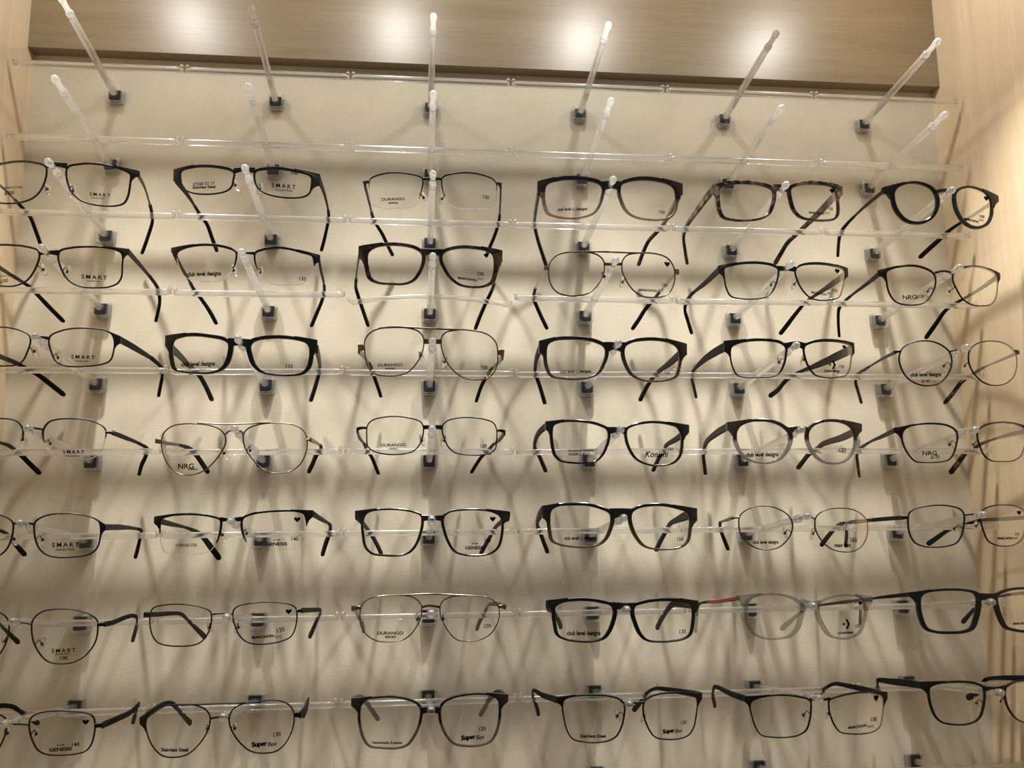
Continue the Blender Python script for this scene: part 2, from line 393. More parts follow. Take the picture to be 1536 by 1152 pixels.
def heart():
    pts = []
    for k in range(28):
        t = 2 * math.pi * k / 28
        pts.append((16 * math.sin(t) ** 3 / 32, (13 * math.cos(t) - 5 * math.cos(2 * t) - 2 * math.cos(3 * t) - math.cos(4 * t)) / 32))
    return poly(pts[::-1])
def chevron():
    a = poly([(-0.05, 0.5), (0.2, 0.5), (0.5, 0.0), (0.2, -0.5), (-0.05, -0.5), (0.22, 0.0)])
    st = []
    for k in range(10):
        r = 0.24 if k % 2 == 0 else 0.095; t = math.pi / 2 + k * math.pi / 5; st.append((-0.26 + r * math.cos(t), r * math.sin(t)))
    b = ([(-0.26, 0.0)] + st, [(0, k + 1, (k + 1) % 10 + 1) for k in range(10)])
    return cat([a, b])
# ------------------------------------------------------------------ eyeglasses
Z5 = 16.0 / 3.0                       # tracing scale: measured points per frame pixel
WRAP = 0.21                           # face-form radius of the fronts
PANTO = 0.10                          # lower rims lean towards the wall
Y_BR = -0.1512                        # distance of the bridges from the wall
BAR_Y = PV.y * 0.355
class Front:
    def __init__(s, off, ctr):
        s.off = off; s.O = s.hit_plane(ctr, Y_BR); s.px = (s.O - CAM).dot(RF) / F_PX; s.k = s.px / Z5
    def uv(s, p): return s.off[0] + p[0] / Z5, s.off[1] + p[1] / Z5
    def hit_plane(s, p, y): return at_y(*s.uv(p), y)
    def depth(s, x, z): return x * x / (2 * WRAP) - PANTO * z            # local x, z -> extra y
    def loc(s, p):                                                        # traced point -> local (x, z) on the front surface
        u, v = s.uv(p); y = Y_BR
        for _ in range(12):
            q = at_y(u, v, y); y = Y_BR + s.depth(q.x - s.O.x, q.z - s.O.z)
        return q.x - s.O.x, q.z - s.O.z
    def P(s, x, z, d=0.0): return Vector((x, s.depth(x, z) + d, z))       # local 3-D
def resample(P, n):
    d = [0.0]
    for a, b in zip(P, P[1:] + P[:1]): d.append(d[-1] + math.hypot(b[0] - a[0], b[1] - a[1]))
    out = []; j = 0
    for k in range(n):
        t = d[-1] * k / n
        while d[j + 1] < t: j += 1
        a, b = P[j], P[(j + 1) % len(P)]; f = (t - d[j]) / max(1e-12, d[j + 1] - d[j])
        out.append((a[0] + (b[0] - a[0]) * f, a[1] + (b[1] - a[1]) * f))
    return out
def normals(P):
    n = len(P); A = sum(P[i][0] * P[(i + 1) % n][1] - P[(i + 1) % n][0] * P[i][1] for i in range(n)); sg = 1 if A > 0 else -1
    out = []
    for i in range(n):
        a, b = P[i - 1], P[(i + 1) % n]; tx, tz = b[0] - a[0], b[1] - a[1]; l = math.hypot(tx, tz) or 1e-9
        out.append((sg * tz / l, -sg * tx / l))
    return out
lerp = lambda a, b, t: a + (b - a) * t
def chamf(o0, o1, d0, d1):
    c = min(0.0005, (o1 - o0) * 0.28, (d1 - d0) * 0.28)
    return [(o0 + c, d0), (o1 - c, d0), (o1, d0 + c), (o1, d1 - c), (o1 - c, d1), (o0 + c, d1), (o0, d1 - c), (o0, d0 + c)]
def rim(F, P, side, W, D, centred, keep):
    """P local outline samples; W = (top, outer, bottom, nose) widths in metres; keep = sample range that has a rim"""
    Nn = normals(P); n = len(P); rings = []
    idx = list(range(n)) + [0] if keep is None else [i % n for i in range(keep[0], keep[1] + 1)]
    L = len(idx)
    for q, i in enumerate(idx):
        nx, nz = Nn[i]; ox = nx * side
        w = (nz * nz) * (W[0] if nz > 0 else W[2]) + (nx * nx) * (W[1] if ox > 0 else W[3])
        if keep is not None: w *= min(1.0, 0.45 + 0.55 * min(q, L - 1 - q) / 4.0)
        o0 = -w / 2 if centred else -0.0003
        x, z = P[i]; rings.append([F.P(x + nx * o, z + nz * o, d) for o, d in chamf(o0, o0 + w, 0.0, D)])
    return sweep(rings, keep is not None)
def ribbon(F, pts, D, d0=-0.0002, back=0.0):
    S = spline([(*F.loc(p), p[2] * F.k) for p in pts], 8); rings = []
    for i, (x, z, w) in enumerate(S):
        a = S[max(0, i - 1)]; b = S[min(len(S) - 1, i + 1)]; tx, tz = b[0] - a[0], b[1] - a[1]; l = math.hypot(tx, tz) or 1e-9
        nx, nz = -tz / l, tx / l; e = back * (i / (len(S) - 1)) ** 2
        rings.append([F.P(x + nx * o, z + nz * o, d + e) for o, d in chamf(-w / 2, w / 2, d0, D)])
    return sweep(rings)
def endpiece(F, P, side, e, W, D, centred):
    """plate that blends from the rim's outer contour to the upright hinge edge"""
    Nn = normals(P); n = len(P); C = []
    for (x, z), (nx, nz) in zip(P, Nn):
        w = (nz * nz) * (W[0] if nz > 0 else W[2]) + (nx * nx) * (W[1] if nx * side > 0 else W[3])
        C.append((x + nx * (w * (0.5 if centred else 1.0)), z + nz * (w * (0.5 if centred else 1.0)), x + nx * w * 0.1, z + nz * w * 0.1))
    hx, hz = F.loc(e[-1]); hh = e[-1][2] * F.k / 2; zt, zb = hz + hh, hz - hh
    cx = sum(c[0] for c in C) / n
    far = max(side * (c[0] - cx) for c in C)
    cand = [k for k in range(n) if side * (C[k][0] - cx) > 0.35 * far and C[k][1] > zb - 0.012]
    top = max(cand, key=lambda k: (C[k][1] - zt) / max(1e-4, side * (hx - C[k][0]) + 0.0015) if side * (hx - C[k][0]) > 0.0006 else -9)
    gap = max(0.0008, side * hx - max(side * C[k][0] for k in cand))
    zlow = zb - min(0.007, 0.8 * gap + 0.0015)
    side_pts = [k for k in range(n) if side * (C[k][0] - cx) > 0.55 * far]
    bot = min(side_pts, key=lambda k: abs(C[k][1] - zlow))
    step = 1 if C[(top + 1) % n][0] * side > C[top][0] * side else -1
    idx = [top]
    while idx[-1] != bot and len(idx) < n // 2: idx.append((idx[-1] + step) % n)
    rings = []; L = len(idx)
    for q, k in enumerate(idx):
        f = q / max(1, L - 1); ox, oz = C[k][2], C[k][3]
        tx, tz = hx, lerp(zt, zb, f)
        if q in (0, L - 1): ox, oz = C[k][0], C[k][1]
        pts = [(lerp(ox, tx, t), lerp(oz, tz, t) + (0.0 if q else 0)) for t in (0, 0.25, 0.5, 0.75, 0.96, 1.0)]
        if q == L - 1:                                     # concave lower edge
            pts = [(x, z + 0.28 * (zb - C[k][1]) * math.sin(math.pi * t)) for (x, z), t in zip(pts, (0, 0.25, 0.5, 0.75, 0.96, 1.0))]
        bk = [0, 0, 0.0001, 0.0004, 0.0009, 0.0014]
        fr_ = [F.P(x, z, -0.00025 + b) for (x, z), b in zip(pts, bk)]; ba = [F.P(x, z, D * 0.97 + b) for (x, z), b in zip(pts, bk)]
        rings.append(fr_ + ba[::-1])
    return sweep(rings)
def temple_rings(C, H, T):
    rings = []
    for i, p in enumerate(C):
        t = (C[min(len(C) - 1, i + 1)] - C[max(0, i - 1)]).normalized()
        side = t.cross(Vector((0, 0, 1))); side.normalize(); up = side.cross(t).normalized()
        h, w = H[i] / 2, T[i] / 2; c = min(h, w) * 0.5
        rings.append([p + side * a + up * b for a, b in ((-w + c, -h), (w - c, -h), (w, -h + c), (w, h - c), (w - c, h), (-w + c, h), (-w, h - c), (-w, -h + c))])
    return rings
def tube(C, r, n=8):
    rings = []
    for i, p in enumerate(C):
        t = (C[min(len(C) - 1, i + 1)] - C[max(0, i - 1)]).normalized(); a = t.orthogonal().normalized(); b = t.cross(a)
        rings.append([p + a * (r * math.cos(2 * math.pi * k / n)) + b * (r * math.sin(2 * math.pi * k / n)) for k in range(n)])
    return sweep(rings)
def pick(H, t):
    t = max(0, min(1, t)) * (len(H) - 1); i = min(int(t), len(H) - 2); return lerp(H[i], H[i + 1], t - i)

def make_glasses(i, j, g):
    """i column, j row of the peg; g = traced description"""
    F = Front(g['off'], g['ctr']); O = F.O
    root = empty('eyeglasses', O)
    fm = M[g['m']]; acet = g.get('ac', False); D = 0.0036 if acet else 0.0017
    NS = 72
    out = {}
    for sd, key in ((-1, 'L'), (1, 'R')):
        if key in g:
            P = [F.loc(p) for p in spline(g[key], 8, True)]
            out[sd] = P
    if -1 not in out: out[-1] = [(-x, z) for x, z in out[1]][::-1]
    if 1 not in out: out[1] = [(-x, z) for x, z in out[-1]][::-1]
    front = []
    W = [w * F.k * (1.0 if acet else 1.12) for w in g['w']]
    for sd, key in ((-1, 'L'), (1, 'R')):
        P0 = out[sd]; P = resample(P0, NS); keep = None
        half = g.get('half')
        if half:                                           # rim covers only the upper part: start and end given as traced points
            a, b = half[key] if key in half else [((2 * g['ctr'][0] - p[0]), p[1]) for p in half['L' if sd > 0 else 'R']][::-1]
            near = lambda q: min(range(NS), key=lambda n: (P[n][0] - q[0]) ** 2 + (P[n][1] - q[1]) ** 2)
            ia, ib = near(F.loc(a)), near(F.loc(b))
            if ib <= ia: ib += NS
            # choose the way round that contains the top of the lens
            it = max(range(NS), key=lambda n: P[n][1])
            if not (ia <= it <= ib or ia <= it + NS <= ib): ia, ib = ib % NS, ia
            if ib <= ia: ib += NS
            keep = (ia, ib)
        front.append(rim(F, P, sd, W, D, not acet, keep))
        # lens
        dl = D * 0.5; V = []; ins = 0.0
        Nn = normals(P); cx = sum(p[0] for p in P) / NS; cz = sum(p[1] for p in P) / NS
        Pi = [(x + n[0] * -0.0001, z + n[1] * -0.0001) for (x, z), n in zip(P, Nn)]
        rg = [(Pi, dl + 0.0009), (Pi, dl - 0.0009)]
        for f in (0.8, 0.55, 0.3):
            rg.append(([(lerp(cx, x, f), lerp(cz, z, f)) for x, z in Pi], dl - 0.0009))
        V = [F.P(x, z, d) for R, d in rg for x, z in R]; Fc = []; fmat = []
        for r in range(len(rg) - 1):
            for k in range(NS):
                a, b = r * NS + k, r * NS + (k + 1) % NS; Fc.append((a, b, b + NS, a + NS)); fmat.append(1 if r == 0 else 0)
        V.append(F.P(cx, cz, dl - 0.0009)); c = len(V) - 1
        for k in range(NS): Fc.append(((len(rg) - 1) * NS + k, (len(rg) - 1) * NS + (k + 1) % NS, c)); fmat.append(0)
        V.append(F.P(cx, cz, dl + 0.0009)); c2 = len(V) - 1; b0 = len(V)
        for f in (0.8, 0.55, 0.3): V += [F.P(lerp(cx, x, f), lerp(cz, z, f), dl + 0.0009) for x, z in Pi]
        prev = 0
        for q in range(3):
            for k in range(NS): Fc.append((prev + (k + 1) % NS, prev + k, b0 + q * NS + k, b0 + q * NS + (k + 1) % NS)); fmat.append(0)
            prev = b0 + q * NS
        for k in range(NS): Fc.append((prev + (k + 1) % NS, prev + k, c2)); fmat.append(0)
        if half:                                           # clear cord along the open lens edge
            rr = []
            for k in range(NS + 1):
                x, z = P[k % NS]; nx, nz = Nn[k % NS]
                rr.append([F.P(x + nx * o, z + nz * o, dl + d) for o, d in ((-0.0004, -0.0005), (0.0002, -0.0005), (0.0002, 0.0005), (-0.0004, 0.0005))])
            v2, f2 = sweep(rr, False); o_ = len(V); V += v2; Fc += [tuple(q + o_ for q in f) for f in f2]; fmat += [1] * len(f2)
        lo = mesh_obj('lens', V, Fc, [M['lens'], M['lens_edge']], root, fm=fmat)
        for t in g.get('x' + key, []):
            s, x, z, wd = t[:4]; op = t[4] if len(t) > 4 else {}
            if s == 'heart': TV, TF = heart()
            elif s == 'chev': TV, TF = chevron()
            else: TV, TF = text_mesh(s, op.get('b', 0.0) + 0.022, op.get('sp', 1.0), op.get('sh', 0.0))
            c = F.loc((x, z)); e1 = F.loc((x + wd / 2, z)); e0 = F.loc((x - wd / 2, z)); wm = math.hypot(e1[0] - e0[0], e1[1] - e0[1])
            a = math.radians(op.get('r', 0)); ca, sa = math.cos(a), math.sin(a); hs = op.get('h', 1.0)
            VV = [F.P(c[0] + (u * ca - v * hs * sa) * wm, c[1] + (u * sa + v * hs * ca) * wm, dl - 0.0012) for u, v in TV]
            mesh_obj('lens_print', VV, TF, M[op.get('m', 'print')], lo)
    for b in g['br']: front.append(ribbon(F, b, D * 0.95, -0.00025))
    for b in g.get('brow', []): front.append(ribbon(F, b, 0.0012, -0.0006))
    for key in ('eL', 'eR'):
        e = g.get(key)
        if e is None:
            o = g['eR' if key == 'eL' else 'eL']; e = [(2 * g['ctr'][0] - p[0], p[1], p[2]) for p in o]; g[key] = e
        if e[0][2] >= 40: front.append(endpiece(F, resample(out[-1 if key == 'eL' else 1], NS), -1 if key == 'eL' else 1, e, W, D, not acet))
        else: front.append(ribbon(F, e, D * 0.97, -0.0003, 0.0015))
    v, f = cat(front)
    fo = mesh_obj('front_frame', v, f, fm, root)
    if g.get('bm'):                                        # bridge of another metal
        fo['label'] = 'frame front with a pale bridge'
        v, f = cat([ribbon(F, b, D, -0.0006) for b in g['br']]); mesh_obj('bridge', v, f, M[g['bm']], root)['label'] = 'pale metal bridge'
    # temples
    th = g.get('th', (6, 5, 4, 4.5) if acet else (4, 2, 1.6, 3.2)); tt = g.get('tt', 3.2 if acet else 1.7)
    for sd, key in ((-1, 'tL'), (1, 'tR')):
        A, B = g[key]
        e = g['eL' if sd < 0 else 'eR'][-1]; hx, hz = F.loc(e); y0 = Y_BR + F.depth(hx, hz) + D * 0.8 + 0.0015
        pts = A + B; d = [0.0]
        for p, q in zip(pts, pts[1:]): d.append(d[-1] + math.hypot(q[0] - p[0], q[1] - p[1]))
        nA = len(A); yb = BAR_Y + 0.001
        zt = ZO - (j - 1) * DZ + PV.z * 0.355 + 0.0026 + 0.0005 * min(th)          # the arm lies on the crossbar: slide along the line of sight until it clears it
        for _ in range(40):
            if F.hit_plane(A[-1], yb).z >= zt or abs(yb - BAR_Y) > 0.018: break
            yb += 0.0006 if F.hit_plane(A[-1], yb + 0.001).z > F.hit_plane(A[-1], yb).z else -0.0006
        yt = g.get('yt', -0.014); C = []
        for n, p in enumerate(pts):
            if n < nA: f = d[n] / d[nA - 1]; y = lerp(y0, yb, f)
            else: f = (d[n] - d[nA - 1]) / (d[-1] - d[nA - 1]); y = lerp(yb, yt, f)
            C.append(F.hit_plane(p, y) - O)
        S = [Vector(c) for c in spline([tuple(c) for c in C], 8)]
        L = [0.0]
        for a, b in zip(S, S[1:]): L.append(L[-1] + (b - a).length)
        q = [l / L[-1] for l in L]
        H = [pick(th, x) * 0.001 for x in q]; H[-1] *= 0.55; T = [tt * 0.001 * (1.0 if x < 0.6 else lerp(1.0, 1.15, (x - 0.6) / 0.4)) for x in q]
        mat = M[g.get('tm', g['m'])]
        if 'sl' in g:                                      # metal arm with a plastic sleeve on its end
            cut = next(n for n, x in enumerate(q) if x >= g.get('sf', 0.5))
            v, f = sweep(temple_rings(S[:cut + 1], H[:cut + 1], T[:cut + 1])); to = mesh_obj('temple', v, f, mat, root)
            hs = g.get('hs', 3.2) * 0.00115; H2 = [max(h, lerp(0.0024, hs, min(1, (x - q[cut]) / 0.35))) for h, x in zip(H[cut:], q[cut:])]; H2[-1] = hs * 0.6
            v, f = sweep(temple_rings(S[cut:], H2, [0.0030] * len(H2))); mesh_obj('temple_tip', v, f, M[g['sl']], to)
        else:
            v, f = sweep(temple_rings(S, H, T)); to = mesh_obj('temple', v, f, mat, root)
        if g.get('accent') and sd < 0:
            n0, n1 = 1, next(n for n, x in enumerate(q) if x >= 0.33)
            v, f = sweep(temple_rings([s + Vector((0, 0, 0.0003)) for s in S[n0:n1]], [0.0036] * (n1 - n0), [0.0022] * (n1 - n0))); mesh_obj('temple_panel', v, f, M[g['accent']], to)['label'] = 'coral strip on the temple'
    # nose pads
    if 'pads' in g:
        pl = g['pads']
        if len(pl) == 1: pl = [(2 * g['ctr'][0] - pl[0][0], pl[0][1]), pl[0]]
        for sd, p in zip((-1, 1), pl):
            x, z = F.loc(p); c = F.P(x, z, D + 0.0042); ang = 0.30 * sd
            ax = Vector((math.sin(ang) , 0, math.cos(ang))) * 0.0060
            A_ = Vector((math.cos(ang) * 0.8, 0.6, -math.sin(ang) * 0.8)).normalized() * 0.0030; B_ = ax.cross(A_).normalized() * 0.0012
            v, f = ellipsoid(c, A_, B_, ax); po = mesh_obj('nose_pad', v, f, M['pad'], root, smooth=True)
            P = resample(out[sd], NS); k = min(range(NS), key=lambda n: (P[n][0] - x) ** 2 + (P[n][1] - z - 0.001) ** 2)
            a = F.P(P[k][0], P[k][1], D * 0.6); m1 = F.P(lerp(P[k][0], x, 0.1) + sd * 0.0015, z + 0.0035, D + 0.0025)
            v, f = tube([Vector(q) for q in spline([tuple(a), tuple(m1), tuple(c + Vector((sd * 0.0004, -0.0006, 0)))], 5)], 0.00045, 6)
            v2, f2 = ellipsoid(c + Vector((sd * 0.0005, -0.0004, 0)), Vector((0.0013, 0, 0)), Vector((0, 0.0010, 0)), Vector((0, 0, 0.0015)), 8, 5)
            v, f = cat([(v, f), (v2, f2)]); mesh_obj('pad_arm', v, f, M['dkwire'] if not acet else fm, po)
    tag(root, g['d'] + ', ' + ROWN[j] + ' row of glasses, ' + ORD[i], 'eyeglasses', 'eyeglasses on the display wall')
    return root
# ------------------------------------------------------------------ traced frames; G[(column, row)]
SM = lambda x, z, w, s='SMART': (s, x, z, w, {'sp': 1.45, 'b': 0.004})
CO = lambda x, z, w: ('COLLECTION', x, z, w, {'b': 0.01})
NUM = lambda s, x, z, w, r=0: (s, x, z, w, {'r': r})
MA = lambda x, z, w, r=0: [('MARCHON', x - w * 0.14, z, w * 0.72, {'b': 0.03, 'r': r, 'h': 0.85}), ('NYC', x + w * 0.38, z, w * 0.24, {'m': 'print_grey'})]
HE = lambda x, z, w=44: ('heart', x, z, w)
CL = lambda x, z, w, r=0: ('club level designs', x, z, w, {'b': 0.018, 'r': r, 'h': 1.25})
DU = lambda x, z, w: [('DURANGO', x, z, w, {'b': 0.008, 'h': 0.82}), ('SERIES', x, z + 31, w * 0.42, {'b': 0.015, 'h': 0.75})]
XL_ = lambda x, z, w: [('club level', x - w * 0.275, z, w * 0.44, {'b': 0.015, 'h': 1.2}), ('XL', x + w * 0.04, z + 2, w * 0.17, {'m': 'print_red', 'h': 1.1}), ('designs', x + w * 0.30, z, w * 0.37, {'b': 0.015, 'h': 1.1})]
GE = lambda x, z, w: [('ALTAIR', x, z - 34, w * 0.34, {'b': 0.02}), ('GENESIS', x, z, w, {'b': 0.02, 'h': 0.78})]
SF = lambda x, z, w: [('Super', x - w * 0.19, z + 2, w * 0.6, {'b': 0.045, 'r': 3}), ('flex', x + w * 0.3, z - 4, w * 0.38, {'sh': 0.3, 'r': 3})]
G = {}
G[0, 3] = dict(off=(0, 220), ctr=(450, 150), d='brown metal rectangular glasses', m='brmetal', w=(15, 14, 10, 13),
  R=[(540,160),(640,135),(740,132),(880,152),(1000,190),(1043,222),(1040,290),(1020,400),(990,450),(930,470),(830,472),(720,455),(630,420),(570,360),(540,290),(527,210)],
  br=[[(368,148,46),(450,140,34),(534,152,46)]], eR=[(1040,210,62),(1085,205,48),(1112,212,44)],
  tR=([(1105,225),(1155,320),(1190,430),(1214,530)],[(1220,590),(1180,730),(1135,855)]), tL=([(-190,190),(0,310),(175,485)],[(240,560),(285,670),(328,790)]),
  th=(5,2.2,1.8,3), tm='gun', sl='sleeve', sf=.48, hs=3.6, pads=[(362,322),(560,335)], tt=1.4)
T_ = {}
T_[0, 3] = ([('STAINLESS STEEL', 95, 328, 172, {'m': 'print_grey'}), NUM('$100', 75, 372, 76)], [SM(800,385,165), CO(785,412,105), ])
G[1, 3] = dict(off=(240, 220), ctr=(672, 175), d='black metal glasses with wide square hinges', m='bmetal', w=(22, 12, 10, 14),
  L=[(170,190),(260,158),(360,150),(460,158),(560,180),(592,205),(588,250),(570,320),(530,352),(450,372),(350,378),(250,365),(185,330),(165,270)],
  R=[(762,195),(850,172),(960,170),(1080,190),(1190,220),(1212,250),(1210,310),(1195,370),(1150,398),(1050,408),(940,398),(840,370),(785,330),(758,270)],
  br=[[(590,190,46),(672,178,32),(758,188,46)]], eL=[(172,220,75),(140,222,88),(104,225,92)], eR=[(1205,250,85),(1240,258,95),(1280,262,92)],
  tL=([(128,262),(230,400),(325,550)],[(375,620),(420,740),(457,838)]), tR=([(1278,270),(1322,400),(1350,575)],[(1335,650),(1310,760),(1290,832)]), th=(8,5,2.6,3,3.6), tm='greytemple', sl='sleeve', sf=.5, hs=3.8, pads=[(600,290),(790,315)])
T_[1, 3] = ([('S7268 53 17', 350, 297, 172, {'b': 0.01, 'm': 'print_grey'}), ('Stainless Steel', 352, 323, 182, {'b': 0.02})], [NUM('100',1078,210,56), SM(990,316,192), CO(990,350,135)])
G[2, 3] = dict(off=(512, 230), ctr=(728, 205), d='thin semi-rimless glasses with charcoal wire top rims', m='dkwire', w=(10, 9, 7, 10),
  L=[(230,205),(330,162),(440,152),(560,165),(640,190),(652,210),(645,280),(625,355),(595,410),(530,435),(420,440),(310,435),(250,415),(225,340),(222,260)],
  R=[(810,190),(900,160),(1010,152),(1120,168),(1215,205),(1240,240),(1243,300),(1238,380),(1210,425),(1130,438),(1010,438),(900,425),(850,390),(825,340),(805,260)],
  half={'L': ((222,270),(627,352)), 'R': ((828,345),(1243,300))}, br=[[(655,203,22),(728,200,20),(802,203,22)]], eL=[(228,226,16),(200,228,26),(178,240,45)], eR=[(1236,238,16),(1258,240,26),(1280,252,48)],
  tL=([(188,250),(225,400),(268,548)],[(330,650),(372,740),(412,818)]), tR=([(1276,262),(1270,420),(1255,570)],[(1222,670),(1190,745),(1165,810)]), th=(6,4.5,2.4,2.6,3.2), tm='bmetal', sl='sleeve', sf=.5, hs=3.4, pads=[(665,338),(802,345)])
T_[2, 3] = (DU(415,367,186), [NUM('120',1157,350,50,-6)])
G[3, 3] = dict(off=(784, 240), ctr=(715, 195), d='thick black glasses fading to clear lower rims', m='f_tort', ac=1, w=(30, 26, 12, 27),
  L=[(200,190),(300,157),(400,150),(520,160),(610,185),(637,220),(630,280),(600,370),(560,420),(480,450),(380,458),(280,445),(215,420),(185,350),(178,260)],
  R=[(795,195),(870,165),(970,155),(1080,165),(1180,195),(1215,230),(1226,300),(1215,400),(1170,455),(1100,470),(1000,468),(900,445),(840,400),(800,320),(783,250)],
  br=[[(636,205,75),(715,192,58),(790,205,75)]], eL=[(185,205,100),(150,208,98),(120,212,92)], eR=[(1218,225,100),(1250,228,96),(1284,230,88)],
  tL=([(128,262),(105,400),(98,535)],[(125,650),(160,760),(192,855)]), tR=([(1252,285),(1180,430),(1085,565)],[(1010,645),(962,745),(925,845)]), th=(7,6,4.5,4,4.5), tt=3, tm='dtort')
T_[3, 3] = (XL_(400,392,245), [NUM('150',1115,415,44)])
G[4, 3] = dict(off=(1016, 240), ctr=(845, 215), d='mottled tortoiseshell rectangular glasses', m='tort', ac=1, w=(27, 27, 14, 30),
  L=[(345,225),(430,190),(560,185),(680,200),(762,238),(768,290),(750,370),(720,430),(660,462),(560,475),(450,470),(380,450),(350,390),(340,300)],
  R=[(915,230),(970,200),(1070,188),(1180,195),(1240,215),(1270,270),(1280,350),(1278,430),(1255,462),(1180,475),(1080,470),(1000,450),(950,400),(920,310)],
  br=[[(770,222,64),(840,216,44),(912,228,60)]], eL=[(350,222,80),(318,222,76),(284,228,66)], eR=[(1270,240,80),(1300,238,76),(1328,242,66)],
  tL=([(286,235),(180,375),(68,545)],[(50,610),(62,720),(80,832)]), tR=([(1272,275),(1130,425),(990,560)],[(880,665),(825,755),(780,832)]), th=(8.5,8,6,4.5,5.5), tt=3)
T_[4, 3] = ([], MA(1140,423,165) + [NUM('135',1230,388,36), HE(1240,245,36)])
G[5, 3] = dict(off=(1248, 240), ctr=(910, 243), d='round thick black glasses', m='black', ac=1, w=(17, 30, 22, 30),
  L=[(505,260),(530,220),(590,190),(660,180),(740,195),(800,230),(835,290),(838,360),(810,430),(760,475),(690,492),(610,475),(550,420),(515,350)],
  R=[(1000,270),(1030,235),(1090,218),(1160,228),(1225,260),(1265,310),(1275,370),(1270,440),(1240,500),(1180,528),(1120,520),(1060,475),(1020,410),(1000,340)],
  br=[[(830,255,34),(895,240,24),(990,252,40)]], eL=[(515,228,50),(460,228,54),(412,238,46)], eR=[(1255,290,70),(1300,298,54),(1340,308,44)],
  tL=([(420,245),(300,340),(195,435),(85,555)],[(58,625),(50,700),(46,768)]), tR=([(1295,330),(1150,430),(1040,495),(925,575)],[(850,645),(775,712),(700,782)]), th=(4.5,3.5,2,2,3.6), tt=2, tm='gun', sl='sleeve', sf=.42, hs=4.6)
T_[5, 3] = ([], MA(1140,480,160,-8) + [NUM('150',1205,450,36), HE(1238,305,36)])
# second row of glasses
G[0, 4] = dict(off=(0, 340), ctr=(388, 205), d='slim black-brown rectangular glasses', m='brmetal', w=(14, 10, 9, 14),
  R=[(480,190),(580,165),(700,158),(820,162),(930,185),(973,215),(976,320),(970,400),(940,450),(870,480),(760,487),(650,480),(560,440),(510,380),(475,300),(462,230)],
  br=[[(308,205,46),(388,204,30),(468,208,46)]], eR=[(968,205,56),(1005,200,48),(1030,198,44)],
  tR=([(1025,200),(1140,330),(1240,455),(1268,512)],[(1278,600),(1266,670),(1246,757)]), tL=([(-235,170),(0,330),(190,450),(240,485)],[(300,545),(405,655),(512,762)]), th=(6,4.5,3,3,3.4), tt=1.5, tm='brmetal', sl='sleeve', sf=.42, hs=3.6, pads=[(330,330),(515,345)])
T_[0, 4] = ([('STAINLESS STEEL', 30, 395, 150, {'m': 'print_grey'}), NUM('$100', 28, 438, 74, 8)], [SM(755,405,205), CO(748,437,112)])
G[1, 4] = dict(off=(240, 340), ctr=(682, 208), d='semi-rimless black brow glasses', m='bmetal', w=(19, 12, 10, 13),
  L=[(140,200),(200,165),(300,145),(400,142),(500,155),(590,185),(610,210),(605,270),(585,330),(550,380),(490,430),(390,440),(280,435),(200,400),(155,330),(135,260)],
  R=[(760,210),(820,180),(920,165),(1020,172),(1130,200),(1215,230),(1228,280),(1222,340),(1200,410),(1150,455),(1050,468),(930,465),(860,450),(800,370),(765,300)],
  half={'L': ((137,245),(588,325)), 'R': ((785,340),(1228,285))}, br=[[(607,205,20),(690,208,16),(757,212,26)]], eL=[(145,188,44),(115,184,42),(86,184,34)], eR=[(1218,232,42),(1250,242,44),(1280,250,50)],
  tL=([(108,200),(160,310),(222,412),(280,515)],[(340,592),(400,682),(452,778)]), tR=([(1270,255),(1290,360),(1312,460),(1312,535)],[(1292,602),(1250,702),(1210,798)]), th=(6,5,2.5,2.6,3.4), tm='greytemple', sl='sleeve', sf=.5, hs=3.8, pads=[(585,335),(790,350)])
T_[1, 4] = ([CL(352,382,270)], [NUM('135',1142,417,54)])
G[2, 4] = dict(off=(512, 340), ctr=(730, 198), d='dark tortoiseshell glasses with thin metal temples', m='dtort', ac=1, w=(24, 38, 14, 30),
  L=[(220,200),(280,160),(380,145),(480,148),(580,170),(640,210),(645,270),(620,350),(570,420),(510,448),(400,450),(300,440),(245,410),(220,330),(210,250)],
  R=[(815,215),(860,185),(960,168),(1060,172),(1160,190),(1210,220),(1222,290),(1215,370),(1190,440),(1130,470),(1040,475),(950,455),(880,400),(830,320),(808,260)],
  br=[[(642,205,66),(728,197,40),(812,210,66)]], eL=[(218,182,66),(175,185,82),(136,200,96)], eR=[(1210,210,70),(1250,218,84),(1290,232,92)],
  tL=([(142,235),(128,320),(118,430),(117,492)],[(140,570),(180,690),(216,795)]), tR=([(1272,285),(1245,370),(1215,480),(1203,512)],[(1160,602),(1112,712),(1070,822)]), th=(6,2,1.6,1.8,3), tt=1.6, tm='dkwire', sl='sleeve', sf=.42, hs=4)
T_[2, 4] = ([], MA(1035,417,205,-4) + [NUM('150',1115,375,50), HE(1160,230,40)])
